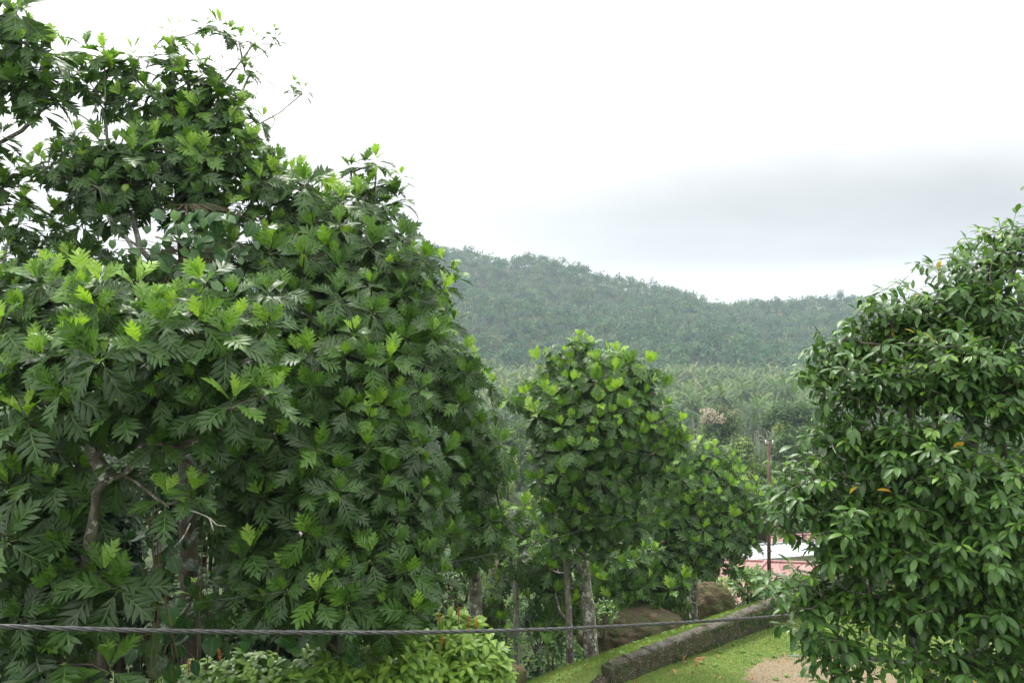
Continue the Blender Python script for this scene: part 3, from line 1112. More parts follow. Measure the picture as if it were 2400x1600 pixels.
def forest(zf, x0, x1, y0, y1, step, name, label, palm_share, near_skip=None):
    xs = np.arange(x0, x1, step); ys = np.arange(y0, y1, step)
    X, Y = np.meshgrid(xs, ys)
    X = (X + RNG.uniform(-.45, .45, X.shape) * step).ravel(); Y = (Y + RNG.uniform(-.45, .45, Y.shape) * step).ravel()
    px = X / Y * F_PX + 1200
    k = (px > -250) & (px < 2700)
    X, Y = X[k], Y[k]
    Z = zf(X, Y)
    k = Z > -19
    pos = np.stack([X, Y, Z - .8], 1)[k]
    zone = fbm(pos[:, 0] * .02, pos[:, 1] * .02, 3)
    isp = (RNG.random(len(pos)) < palm_share + (zone - .45) * 1.6)
    m1, m2 = MB(), MB()
    q = pos[isp]; sh = RNG.integers(0, 4, len(q))
    for v in range(4):
        s = q[sh == v]
        scatter(m1, low_palm(80 + v, 11, 3, 4.5, 7.0, 2.6), s, RNG.uniform(.75, 1.35, len(s)), RNG.normal(0, .13, len(s)))
    q = pos[~isp]; sh = RNG.integers(0, 5, len(q))
    for v in range(5):
        s = q[sh == v]
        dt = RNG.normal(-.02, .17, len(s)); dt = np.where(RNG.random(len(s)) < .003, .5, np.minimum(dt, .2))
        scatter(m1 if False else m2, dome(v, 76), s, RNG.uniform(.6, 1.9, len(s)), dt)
    root = thing(name, label, 'forest')
    del root['category']
    root['kind'] = 'stuff'
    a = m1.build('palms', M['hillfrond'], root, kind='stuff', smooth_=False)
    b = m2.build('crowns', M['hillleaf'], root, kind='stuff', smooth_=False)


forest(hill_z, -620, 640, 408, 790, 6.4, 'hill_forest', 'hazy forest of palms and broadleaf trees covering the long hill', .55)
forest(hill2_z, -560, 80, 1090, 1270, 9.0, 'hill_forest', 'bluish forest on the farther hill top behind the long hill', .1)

# trees standing proud of the ridge
for px, py, sc, lb in [(1969, 684, 1.25, 'wide crowned tree standing proud on the right part of the ridge'),
                       (1882, 694, .7, 'lone palm with round head on the ridge, left of the wide crowned ridge tree'),
                       (1905, 697, .62, 'second small palm on the ridge, nearest the wide crowned ridge tree'),
                       (1525, 652, .75, 'single palm breaking the falling ridge line against the cloud'),
                       (1272, 600, 1.0, 'broad dark tree on the highest swell of the ridge'),
                       (1222, 600, .9, 'pale broad tree on the ridge left of the highest swell')]:
    c = P(px, py, RD)
    zb = float(hill_z(np.array(c[0]), np.array(RD)))
    if 'palm' in lb:
        r = place_palm(c[0], RD, zb - .5, (c[2] - zb) / 11.5, RNG.uniform(0, 6), int(RNG.integers(6)), lb, 'trees on the ridge')
    else:
        r = thing('ridge_tree', lb, 'tree', (c[0], RD, zb - .5), 'trees on the ridge')
        mb = MB(); leaf_cloud(mb, (0, 0, c[2] - zb - 3.5), (7 * sc, 6 * sc, 4.6 * sc), 700, 1.1, .35, .12)
        mb.build('crown', M['hillleaf'], r)
        V, F = tube([(0, 0, 0), (.3, 0, (c[2] - zb) * .5), (0, 0, c[2] - zb)], [.5, .4, .2], 6)
        MB().add(V, F).build('trunk', M['darkbark'], r)

# riverside and slope trees and bushes
SPEC = [
    ('riverside_tree', 'round bright green tree above the willowy bush on the far river bank', 'tree', 1208, 985, 1110, 142, 105, .5, 3600, .5, 1),
    ('willow_bush', 'pale yellow-green willowy bush overhanging the muddy river', 'bush', 1190, 1062, 1192, 131, 78, .78, 3200, .45, 2.2),
    ('willow_bush', 'grey-green willowy bush at the water edge beside the paler one', 'bush', 1238, 1050, 1185, 133, 70, .6, 3200, .45, 2.2),
    ('river_bush', 'small yellow leafed bush on the near river bank', 'bush', 1262, 1150, 1225, 98, 80, .95, 2200, .4, 1),
    ('flowering_tree', 'rounded tree with pinkish blossom on its left side below the palm grove', 'tree', 1690, 950, 1070, 140, 130, .5, 4200, .5, 1),
    ('broadleaf_tree', 'large dark green tree below the palms, partly behind the glossy tree', 'tree', 1850, 940, 1060, 138, 150, .38, 4200, .55, 1),
    ('broadleaf_tree', 'feathery yellow-green tree left of the rusty pole', 'tree', 1745, 1025, 1150, 118, 110, .75, 3600, .4, 1.6),
    ('broadleaf_tree', 'grey-green fine leaved tree behind the top of the rusty pole', 'tree', 1850, 1005, 1130, 122, 120, .5, 3600, .4, 1.4),
    ('broadleaf_tree', 'small bright yellow-green crown just right of the top of the rusty pole', 'tree', 1830, 998, 1060, 128, 46, .92, 1500, .4, 1),
    ('broadleaf_tree', 'olive green tree right above the middle tall breadfruit crown edge', 'tree', 1660, 1020, 1150, 112, 100, .66, 3200, .42, 1.3),
    ('broadleaf_tree', 'shadowy dark tree at the foot of the rusty pole', 'tree', 1845, 1085, 1230, 88, 140, .25, 3600, .42, 1),
    ('broadleaf_tree', 'low yellowish bush behind the smaller breadfruit crown', 'bush', 1720, 1085, 1200, 100, 110, .72, 2600, .4, 1.4),
    ('broadleaf_tree', 'dense green tree between the two breadfruit trees on the slope', 'tree', 1580, 1150, 1300, 75, 110, .4, 3000, .4, 1),
    ('broadleaf_tree', 'deep green tree on the river slope behind the small breadfruit saplings', 'tree', 1310, 1180, 1330, 70, 90, .5, 2600, .4, 1),
    ('broadleaf_tree', 'pale green bush above the red roofed house', 'bush', 1770, 1225, 1300, 62, 80, .6, 1800, .32, 1),
    ('broadleaf_tree', 'dark bush beside the farthest red roof', 'bush', 1905, 1195, 1265, 72, 90, .35, 2000, .35, 1),
    ('broadleaf_tree', 'green bush on the slope left of the red roofed house', 'bush', 1655, 1300, 1380, 46, 60, .55, 1600, .26, 1),
    ('riverside_tree', 'leafy tree across the river hidden partly by the dense breadfruit tree', 'tree', 1130, 1010, 1130, 140, 110, .5, 3000, .5, 1),
    ('broadleaf_tree', 'tree across the river behind the middle breadfruit crown', 'tree', 1420, 1000, 1140, 140, 150, .45, 3000, .5, 1),
    ('broadleaf_tree', 'tree across the river just right of the middle breadfruit crown', 'tree', 1560, 985, 1120, 138, 120, .4, 3000, .5, 1),
    ('broadleaf_tree', 'tall dark tree seen in gaps at the far right behind the glossy tree', 'tree', 2120, 1000, 1240, 70, 260, .3, 4200, .4, 1),
    ('broadleaf_tree', 'dark tree at the far right edge behind the glossy tree', 'tree', 2360, 980, 1300, 60, 260, .25, 4200, .4, 1),
    ('broadleaf_tree', 'green tree behind the glossy tree beside the lime walled house', 'tree', 2010, 1040, 1240, 80, 160, .45, 3600, .4, 1),
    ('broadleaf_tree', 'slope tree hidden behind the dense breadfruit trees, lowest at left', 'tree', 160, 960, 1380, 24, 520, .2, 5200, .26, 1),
    ('broadleaf_tree', 'shadowy tree behind the hanging vines', 'tree', 470, 980, 1420, 20, 480, .15, 5600, .24, 1),  # backing tree; low tint paints the deep shade behind the leaves
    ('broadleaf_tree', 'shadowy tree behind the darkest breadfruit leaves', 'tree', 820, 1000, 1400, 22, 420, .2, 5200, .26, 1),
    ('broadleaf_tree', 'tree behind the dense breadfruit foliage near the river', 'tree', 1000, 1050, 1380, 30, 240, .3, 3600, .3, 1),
]
SPEC += [
    ('river_bush', 'bushy tree on the near river bank behind the middle breadfruit trunk', 'bush', 1440, 1190, 1300, 92, 110, .5, 2600, .4, 1),
    ('river_bush', 'bushy tree on the near river bank between the breadfruit crowns', 'bush', 1520, 1180, 1300, 90, 110, .42, 2600, .4, 1),
    ('river_bush', 'round bush on the near river bank left of the middle breadfruit trunk', 'bush', 1350, 1200, 1300, 88, 100, .55, 2400, .38, 1),
    ('river_bush', 'low bush on the near river bank behind the slim spotted trunk', 'bush', 1600, 1200, 1310, 86, 110, .5, 2400, .38, 1),
    ('slope_shrub', 'green shrub low on the slope left of the thin whitish trunk', 'bush', 1150, 1400, 1500, 30, 90, .35, 1500, .18, 1),
    ('slope_shrub', 'darker shrub on the slope seen between the two thin trunks', 'bush', 1265, 1405, 1500, 32, 110, .3, 1800, .18, 1),
    ('slope_shrub', 'shrub on the far slope above the earth bank', 'bush', 1195, 1290, 1400, 52, 100, .45, 1800, .25, 1),
    ('slope_shrub', 'leafy shrub behind the pale tall trunk and the boulder', 'bush', 1400, 1370, 1490, 30, 110, .35, 1800, .18, 1),
    ('slope_shrub', 'pale shrub between the slim spotted trunk and the red roof', 'bush', 1600, 1330, 1420, 38, 80, .5, 1500, .2, 1),
    ('understory_bush', 'dark undergrowth bush in the hollow behind the hanging vines', 'bush', 430, 1330, 1640, 15.5, 330, .1, 4200, .2, 1),  # undergrowth tinted near black, the hollow's shade put into leaf colour
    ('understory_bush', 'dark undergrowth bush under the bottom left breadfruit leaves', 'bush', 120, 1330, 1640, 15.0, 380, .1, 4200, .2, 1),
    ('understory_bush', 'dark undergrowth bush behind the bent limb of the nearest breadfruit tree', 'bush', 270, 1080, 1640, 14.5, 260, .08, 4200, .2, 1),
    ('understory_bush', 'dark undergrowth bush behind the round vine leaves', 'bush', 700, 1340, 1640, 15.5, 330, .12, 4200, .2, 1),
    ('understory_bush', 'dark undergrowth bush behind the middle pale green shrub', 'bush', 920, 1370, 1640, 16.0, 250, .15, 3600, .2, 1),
]
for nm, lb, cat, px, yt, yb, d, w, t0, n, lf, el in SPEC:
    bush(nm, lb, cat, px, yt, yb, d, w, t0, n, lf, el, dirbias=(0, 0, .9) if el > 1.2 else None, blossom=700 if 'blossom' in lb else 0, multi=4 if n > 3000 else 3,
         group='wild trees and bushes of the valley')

mb = MB()
for k in range(420):
    y = RNG.uniform(20, 105) if k > 200 else RNG.uniform(20, 45)
    x = RNG.uniform(-.16, .42) * y
    sv = float(wall_s(x, y))
    if sv < 4.6 or (9 < x < 30 and 38 < y < 68 and x < 8 + .4 * y) or float(river_mask(x, y)) > .1:
        continue
    r = RNG.uniform(.35, .9) * (1 + y * .012)
    leaf_cloud(mb, (x, y, gz(x, y) + r * .2), (r * 1.3, r * 1.3, r * .8), 110, .12 + .0035 * y, RNG.uniform(.15, .6), .15, clumps=9)
o = mb.build('undergrowth', M['wild'], None, kind='stuff'); o['label'] = 'leafy undergrowth covering the slope down to the river'

# spiky dracaena clump by the pole
dr = P(1790, 1200, 58)
zg = gz(dr[0], dr[1])
root = thing('dracaena', 'clump of spiky strap leaved rosettes on stems beside the rusty pole', 'plant', (dr[0], dr[1], zg))
mb = MB(); st = MB()
for k in range(22):
    c = P(1790 + RNG.normal(0, 26), RNG.uniform(1095, 1200), 58 + RNG.uniform(-1, 1))
    V, F = tube([np.array([dr[0] + RNG.normal(0, .3), dr[1], zg]), (c + dr) / 2 + RNG.normal(0, .15, 3) - [0, 0, .5], c], [.06, .05, .04], 5)
    st.add(V, F)
    for j in range(34):
        d = nrm(RNG.normal(0, 1, 3) + [0, 0, .55]); sd_ = nrm(np.cross(d, [.1, .2, 1])); L = RNG.uniform(.6, .9)
        V = np.array([c - sd_ * .03, c + sd_ * .03, c + d * L * .5 + sd_ * .04, c + d * L * .5 - sd_ * .04, c + d * L + [0, 0, -.2]])
        mb.add(V, [(0, 1, 2), (0, 2, 3), (3, 2, 4)], tint=np.clip(RNG.normal(.62, .15), 0, 1))
mb.build('crown', M['wild'], root, root.location)
st.build('stem', M['darkbark'], root, root.location)

# bare dead tree at the pole's top
c0 = P(1812, 1120, 112)
zg = gz(c0[0], c0[1])
root = thing('dead_tree', 'bare grey dead tree whose twigs show beside the pole top', 'tree', (c0[0], c0[1], zg))
V, F = tube([(c0[0], c0[1], zg), P(1806, 1080, 112), P(1800, 1035, 112)], [.28, .16, .1], 6)
MB().add(V, F).build('trunk', M['deadwood'], root, root.location)
mb = MB()
for pl in ([(1800, 1035), (1785, 1022), (1772, 1008)], [(1800, 1032), (1797, 1015), (1790, 1003)], [(1803, 1040), (1812, 1018), (1811, 1005)], [(1785, 1022), (1776, 1021)], [(1801, 1034), (1806, 1016), (1800, 1008)], [(1800, 1035), (1788, 1030), (1780, 1030)]):
    V, F = tube([P(a, b, 112) for a, b in pl], np.linspace(.07, .025, len(pl)), 5)
    mb.add(V, F)
mb.build('branches', M['deadwood'], root, root.location)

# ------------------------------------------------------------------ houses
def hip_house(label, corner, u, v, wl, dl, eave, rise, ground, inset, wallmat, roofmat, ribs, cat='house', gable=False, posts=True):
    """rectangular house: corner point of the eave, unit axes u, v, lengths wl, dl"""
    u = np.array([*u, 0.]); v = np.array([*v, 0.])
    c = np.array([*corner, 0.])
    ctr = c + u * wl / 2 + v * dl / 2
    root = thing('house', label, cat, (ctr[0], ctr[1], ground))
    up = np.array([0, 0, 1.])
    ins = 0 if gable else inset
    r0 = c + u * ins + v * dl / 2 + up * (eave + rise); r1 = c + u * (wl - ins) + v * dl / 2 + up * (eave + rise)
    A = c + up * eave; B = c + u * wl + up * eave; Cc = B + v * dl; D = A + v * dl
    roof = MB(); th = up * .06
    for quad in ((A, B, r1, r0), (Cc, D, r0, r1)) + (((D, A, r0, r0), (B, Cc, r1, r1)) if not gable else ()):
        q = [np.array(p) for p in quad]
        V = np.array(q + [p - th for p in q])
        roof.add(V, [(0, 1, 2, 3), (4, 7, 6, 5), (0, 4, 5, 1)])
        # ribs of the corrugated sheet, running from eave to ridge
        L = np.linalg.norm(q[1] - q[0]); n = int(L / ribs)
        e = (q[1] - q[0]) / L
        nn = nrm(np.cross(e, q[3] - q[0])); nn = nn if nn[2] > 0 else -nn
        for k in range(n + 1):
            f = k / n
            b = q[0] + (q[1] - q[0]) * f
            # where the rib meets ridge or hip
            t0 = np.dot(q[3] - q[0], e) / L; t1 = np.dot(q[2] - q[0], e) / L
            if f < t0: s = f / max(t0, 1e-4)
            elif f > t1: s = (1 - f) / max(1 - t1, 1e-4)
            else: s = 1
            slope = (q[3] - q[0]) - e * np.dot(q[3] - q[0], e)
            t = b + slope * s
            if s < .03: continue
            hw = ribs * .2
            V = np.array([b - e * hw, b + e * hw, t + e * hw, t - e * hw, b + nn * .035, t + nn * .035]) + nn * .003
            roof.add(V, [(0, 4, 5), (0, 5, 3), (4, 1, 2), (4, 2, 5), (0, 1, 4)])
    roof.build('roof', M[roofmat], root, root.location, smooth_=False)
    cap = MB()
    lines = [(r0, r1)] + ([] if gable else [(A, r0), (D, r0), (B, r1), (Cc, r1)])
    for a, b in lines:
        V, F = tube([a + up * .04, b + up * .04], [.09, .09], 6); cap.add(V, F)
    cap.build('ridge_cap', M[roofmat], root, root.location)
    ov = .45
    w0 = c + (u + v) * ov; ww, dd = wl - 2 * ov, dl - 2 * ov
    rz = math.atan2(u[1], u[0])
    m_ = w0 + u * ww / 2 + v * dd / 2
    h = eave - .05 - ground
    MB().add(*box(m_[0], m_[1], ground + h / 2, ww, dd, h, rz)).build('wall', M[wallmat], root, root.location, smooth_=False)
    for f in (.25, .7):
        q = w0 + u * ww * f - v * .02
        MB().add(*box(q[0], q[1], ground + h * .55, 1.0, .05, 1.0, rz)).build('window', M['darkopen'], root, root.location, smooth_=False)
        q = w0 + v * dd * f - u * .02
        MB().add(*box(q[0], q[1], ground + h * .55, .05, 1.0, 1.0, rz)).build('window', M['darkopen'], root, root.location, smooth_=False)
    if posts:
        for f in (.55, .75, .95):
            q = A + v * dl * f + u * .12 - v * .1
            MB().add(*box(q[0], q[1], (ground + eave) / 2 - .05, .12, .12, eave - ground - .12, rz)).build('post', M['greywood'], root, root.location, smooth_=False)
    return root


hip_house('house with ribbed faded red hip roof and grey veranda posts behind the garden wall', (11.35, 40.1), (.99, -.141), (.141, .99), 9.5, 8.2, -5.7, 1.15, -8.35, 2.6, 'paint', 'redroof', .23)
hip_house('house with white zinc sheet roof directly behind the red hip roof', (15.6, 50.5), (.97, .243), (-.243, .97), 6.0, 3.2, -6.35, .45, -8.8, 1, 'paint', 'zinc', .35, gable=True, posts=False)
hip_house('farther house with a plain faded red roof beyond the white roof', (22.2, 60.5), (.98, .199), (-.199, .98), 9, 6, -9.1, 1.0, -11.6, 1.5, 'greywood', 'redroof', .3, posts=False)
hip_house('lime green walled house with white roof glimpsed through the glossy tree', (20.2, 45.0), (.98, .199), (-.199, .98), 6, 5, -5.4, .6, -8.4, 1.5, 'lime', 'zinc', .35, posts=False)

# rusty pole
b = P(1803, 1370, 34); t = P(1803, 1036, 34)
zb = gz(b[0], 34)
root = thing('utility_pole', 'slim rusty brown iron pole rising beside the red roof', 'pole', (b[0], 34, zb))
V, F = tube([(b[0], 34, zb - .3), (b[0] - .02, 34, (zb + t[2]) / 2), (b[0], 34, t[2])], [.09, .075, .065], 10)
MB().add(V, F).build('shaft', M['rust'], root, root.location)
MB().add(*box(b[0], 34, t[2] - .12, .34, .05, .05)).build('crossarm', M['rust'], root, root.location)
for k in (-1, 1):
    V, F = tube([(b[0] + k * .15, 34, t[2] - .1), (b[0] + k * .15, 34, t[2] + .02), (b[0] + k * .15, 34, t[2] + .1)], [.02, .03, .02], 8)
    MB().add(V, F).build('insulator', M['porcelain'], root, root.location)
for zz in (.35, .62):
    z = zb + (t[2] - zb) * zz
    V, F = tube([(b[0], 34, z), (b[0], 34, z + .05)], [.11, .11], 10)
    MB().add(V, F).build('band', M['rust'], root, root.location)

# ------------------------------------------------------------------ garden wall, rocks, small slope plants
def rough_wall(path, base_z, h, thick, mb):
    """wall body along a path of (x, y); h is a list of heights"""
    path = np.array(path, float)
    seg = np.concatenate([[0], np.cumsum(np.linalg.norm(np.diff(path, axis=0), axis=1))])
    n = int(seg[-1] / .07) + 1
    tt = np.linspace(0, seg[-1], n)
    q = np.stack([np.interp(tt, seg, path[:, i]) for i in (0, 1)], 1)
    hh = np.interp(tt, seg, h)
    tan = np.gradient(q, axis=0); tan /= np.linalg.norm(tan, axis=1, keepdims=True)
    nn = np.stack([-tan[:, 1], tan[:, 0]], 1)
    rows = 10
    V = []; ring = 2 * rows + 3
    for i in range(n):
        prof = [(-thick / 2, r / rows) for r in range(rows + 1)] + [(0, 1.0)] + [(thick / 2, 1 - r / rows) for r in range(rows + 1)]
        for j, (o_, f) in enumerate(prof):
            bul = (fbm(np.array(tt[i] * 3.2), np.array(f * 3 + (5 if o_ > 0 else 0)), 4) - .47) * .22 + (fbm(np.array(tt[i] * 11.), np.array(f * 9 + 30), 2) - .37) * .05
            oo = o_ + (math.copysign(bul, o_) * 1 if o_ else 0)
            V.append((q[i, 0] + nn[i, 0] * oo, q[i, 1] + nn[i, 1] * oo, base_z - .25 + (hh[i] + .25) * f + (fbm(np.array(tt[i] * 4.0), np.array(9.0)) - .5) * .10 * f))
    F = []
    for i in range(n - 1):
        for j in range(ring - 1):
            a = i * ring + j
            F.append((a, a + ring, a + ring + 1, a + 1))
    F += [tuple([0, j, j + 1, j + 1][:3]) + (0,) for j in ()]
    mb.add(V, F)
    for e in (0, n - 1):      # end caps
        r0 = e * ring
        mb.add([V[r0 + j] for j in range(ring)], [(j, j + 1, ring - 2 - j, ring - 1 - j) for j in range(rows)])
    return q, hh, nn, tt


wroot = thing('garden_wall', 'long low mossy stone wall with pale coping crossing the lawn edge', 'wall', (WX, WY, 0))
mb = MB()
path = [(2.2, 17.95), (3.1, 18.62), (5.2, 20.2), (7.9, 22.22), (11.0, 24.5), (16, 28)]
q, hh, nn, tt = rough_wall(path, 0.0, [.42, .47, .53, .67, .77, .84], .29, mb)
mb.build('wall_body', M['wallstone'], wroot, wroot.location)
i = 2; k = 0
while i < len(q) - 16:        # coping blocks, pale and uneven
    n = int(RNG.integers(7, 15))
    j = min(i + n, len(q) - 1)
    a, b = q[i], q[j]
    z0 = hh[i] + RNG.normal(.0, .012); z1 = hh[j] + RNG.normal(.0, .012)
    t3 = np.linspace(0.0, 1, 6)
    pr = []
    d = np.array([*(b - a), 0]); L = np.linalg.norm(d); d /= L
    n3 = np.array([-d[1], d[0], 0])
    V = []; F = []
    hw = .155 + RNG.normal(0, .012)
    prof = np.array([(-hw, -.05), (-hw * 1.02, -.005), (-hw * .6, .03), (0, .038), (hw * .6, .03), (hw * 1.02, -.005), (hw, -.05)])
    for f in t3:
        c = np.array([*(a + (b - a) * (.012 + f * .976)), z0 + (z1 - z0) * f])
        for o_, zz in prof:
            V.append(c + n3 * (o_ + RNG.normal(0, .016)) + np.array([0, 0, zz + RNG.normal(0, .014)]))
    m_ = len(prof)
    for f in range(5):
        for g in range(m_ - 1):
            F.append((f * m_ + g, (f + 1) * m_ + g, (f + 1) * m_ + g + 1, f * m_ + g + 1))
    F += [(g, g + 1, m_ - 2 - g, m_ - 1 - g) for g in range(3)] + [(5 * m_ + g, 5 * m_ + g + 1, 5 * m_ + m_ - 2 - g, 5 * m_ + m_ - 1 - g) for g in range(3)]
    MB().add(V, F).build('coping_stone', M['coping'], wroot, wroot.location)
    i = j
mb = MB(); rough_wall([(2.12, 17.9), (1.95, 17.62), (1.62, 17.45)], -.1, [.34, .24, .2], .26, mb)
mb.build('broken_return', M['wallstone'], wroot, wroot.location)
mb = MB()                      # moss and little ferns on the wall face
for k in range(6500):
    f = RNG.uniform(0, 1); i = int(f * (len(q) - 1)); z = hh[i] * RNG.uniform(0, .95) ** .8
    if fbm(np.array(i * .05), np.array(z * 3.)) < .43: continue
    c = np.array([*(q[i] - nn[i] * .19), z]); s = RNG.uniform(.015, .045)
    d = nrm(RNG.normal(0, 1, 3) + [nn[i][0] * -1.2, nn[i][1] * -1.2, .4]); sd_ = nrm(np.cross(d, RNG.normal(0, 1, 3)))
    mb.add([c, c + d * s + sd_ * s * .5, c + d * s * 2, c + d * s - sd_ * s * .5], [(0, 1, 2), (0, 2, 3)], tint=np.clip(RNG.normal(.5, .25), 0, 1))
mb.build('moss', M['wild'], wroot, wroot.location, kind='stuff')


def rock(name, label, c, r, seed, mat, flat=.35, rz=0.0, tip=None, group=None):
    rr = np.random.default_rng(seed)
    n, m_ = 56, 88
    V = []; F = []
    off = rr.uniform(0, 50, 2)
    for i in range(n + 1):
        a = PI * i / n
        for j in range(m_):
            b = 2 * PI * j / m_
            d = np.array([math.sin(a) * math.cos(b), math.sin(a) * math.sin(b), math.cos(a)])
            k = 1 + .75 * (fbm(np.array(d[0] * 1.4 + d[2] * .9 + off[0]), np.array(d[1] * 1.4 - d[2] * .7 + off[1]), 5) - .47) + .10 * abs(2 * float(vnoise(np.array(d[0] * 2.3 + off[1]), np.array(d[2] * 2.1 + d[1] + off[0]))) - 1) + .09 * (fbm(np.array(d[0] * 6 + off[0]), np.array(d[1] * 6 + d[2] * 5), 4) - .47)
            if tip:
                k *= 1 + tip * d[0] * (d[2] < .2)
            V.append(np.sign(d) * np.abs(d) ** .85 * k * r)
    for i in range(n):
        for j in range(m_):
            F.append((i * m_ + j, (i + 1) * m_ + j, (i + 1) * m_ + (j + 1) % m_, i * m_ + (j + 1) % m_))
    V = np.array(V)
    cs, sn = math.cos(rz), math.sin(rz)
    V = V @ np.array([[cs, sn, 0], [-sn, cs, 0], [0, 0, 1]])
    o = MB().add(V + c, F).build(name, M[mat], None, tuple(c))
    return tag(o, label, 'rock', group)


def rock_px(name, label, px, py, d, w, h, seed, mat, **kw):
    c = P(px, py, d)
    return rock(name, label, c, np.array([w / F_PX * d / 2, w / F_PX * d / 2 * .8, h / F_PX * d / 2]), seed, mat, **kw)


rock_px('boulder', 'large brown boulder behind the wall at the tall breadfruit trunk', 1488, 1482, 24.0, 190, 108, 4, 'rock', tip=-.3)
rock_px('boulder', 'mossy boulder at the foot of the slim spotted trunk, behind the wall', 1668, 1430, 29, 95, 110, 9, 'mossrock')
rock_px('boulder', 'dark mossy boulder between the slim spotted trunk and the big brown boulder', 1610, 1440, 29.5, 80, 80, 12, 'mossrock')
rock_px('boulder', 'low brown rock at the bottom edge beside the shrubs', 1190, 1592, 18.5, 90, 76, 15, 'mossrock')
rock_px('boulder', 'earthy rock on the slope left of the thin pale trunks', 1150, 1430, 27, 70, 50, 18, 'rock')
rock_px('boulder', 'brown earth bank on the slope beyond the shrubs', 1185, 1345, 36, 80, 70, 21, 'rock')


def small_bush(name, label, cat, px, py, d, w, h, n, leaf, tint0, kind='gl', group=None, hang=.4):
    """leafy shrub made of real leaves on twigs"""
    c = P(px, py, d)
    zb = gz(c[0], d)
    root = thing(name, label, cat, (c[0], d, zb), group)
    base = np.array([c[0], d, zb])
    r = np.array([w / F_PX * d / 2, w / F_PX * d / 2, h / F_PX * d / 2])
    lv = Leaves(kind); tg = []
    for k in range(n):
        dd = nrm(RNG.normal(0, 1, 3)); dd[2] = abs(dd[2]) if RNG.random() < .6 else dd[2]
        p = c + dd * r * RNG.uniform(.55, 1)
        ax = nrm(dd + [0, -.2, .5])
        shoot(lv, p, ax, leaf, 6, tint0, hang)
        tg.append(p)
    trunk = [base, (base * .6 + c * .4), c]
    E, rt = grow(trunk, tg, .006)
    V, F = tube(np.array(trunk), np.maximum(rt, .03), 8)
    MB().add(V, F).build('trunk', M['darkbark'], root, base)
    mb = MB(); frusta(mb, E, 4); mb.build('branches', M['darkbark'], root, base, kind='stuff')
    lv.arr(); ALL.append((lv, root, 'leaf'))
    return root


def shoot(lv, p, ax, leaf, n, tint0, hang=.3, length=.0, pairs=False, young=.25, lo=25):
    """leafy twig end: leaves set round the last stretch of the twig"""
    ax = nrm(ax)
    u = nrm(np.cross(ax, [.2, .3, .93])); v = np.cross(ax, u)
    a0 = RNG.uniform(0, 6.28)
    y = RNG.random() < young
    for j in range(n):
        f = j / max(1, n - 1)
        az = a0 + j * (2.3999 if not pairs else PI + (PI / 2) * (j % 4 >= 2))
        el = math.radians(lo + (85 - lo) * (1 - f) + RNG.normal(0, 10))
        d = math.cos(el) * ax + math.sin(el) * (math.cos(az) * u + math.sin(az) * v)
        d = nrm(d + [0, 0, -hang * RNG.uniform(.5, 1.2)])
        t = tint0 + RNG.normal(0, .09) + ((.42 * f) if y else .05 * f)
        lv.add(p - ax * length * (1 - f), d, nrm(np.array([0, -.12, 1]) + .4 * ax), leaf * RNG.uniform(.75, 1.15) * (1 - .25 * f * y), t)


small_bush('small_tree', 'small leafy tree growing before the red roof, over the wall', 'tree', 1752, 1366, 30, 92, 80, 70, .32, .45)
small_bush('glossy_bush', 'dark small leaved bush between the flowering shrubs and a mossy trunk', 'bush', 1068, 1372, 18.2, 100, 130, 150, .13, .35)
small_bush('slope_bush', 'low green bush under the brown boulder trees', 'bush', 1415, 1440, 23, 70, 60, 50, .16, .4)
small_bush('slope_bush', 'low leafy bush on the slope beyond the red roof pole', 'bush', 1880, 1370, 27, 90, 60, 60, .2, .4)
small_bush('pale_bush', 'small silvery bush before the veranda of the red roofed house', 'bush', 1697, 1375, 33, 46, 46, 40, .2, .8)


def young_palm(px, py, d, label, L, n, seed, spread=1.0, azr=(0, 6.28), els=(70, -5)):
    c = P(px, py, d)
    zb = gz(c[0], d)
    r = thing('young_palm', label, 'palm tree', (c[0], d, zb), 'young palms by the wall')
    V, F = tube([(c[0], d, zb - .1), (c[0], d, c[2])], [.12, .08], 8)
    MB().add(V, F).build('stem', M['vinebark'], r, r.location)
    for k in range(n):
        f = k / max(1, n - 1)
        V, F = frond(L * RNG.uniform(.8, 1.1), 22, .55, math.radians(els[0] + (els[1] - els[0]) * f), 1.3, seed + k)
        az = azr[0] + (azr[1] - azr[0]) * ((k * .618) % 1)
        cs, sn = math.cos(az), math.sin(az)
        V = V @ np.array([[cs, sn, 0], [-sn, cs, 0], [0, 0, 1]])
        MB().add(V + c, F, tint=np.clip(RNG.normal(.72, .1), 0, 1)).build('frond', M['frond'], r, r.location, smooth_=False)


young_palm(1868, 1385, 29, 'young coconut palm with yellowish fronds before the red roof by the pole', 1.9, 11, 300)
young_palm(1625, 1410, 30.5, 'young palm with two pale fronds at the slim spotted trunk', 1.5, 5, 330, azr=(-2.2, -1.0), els=(40, 0))

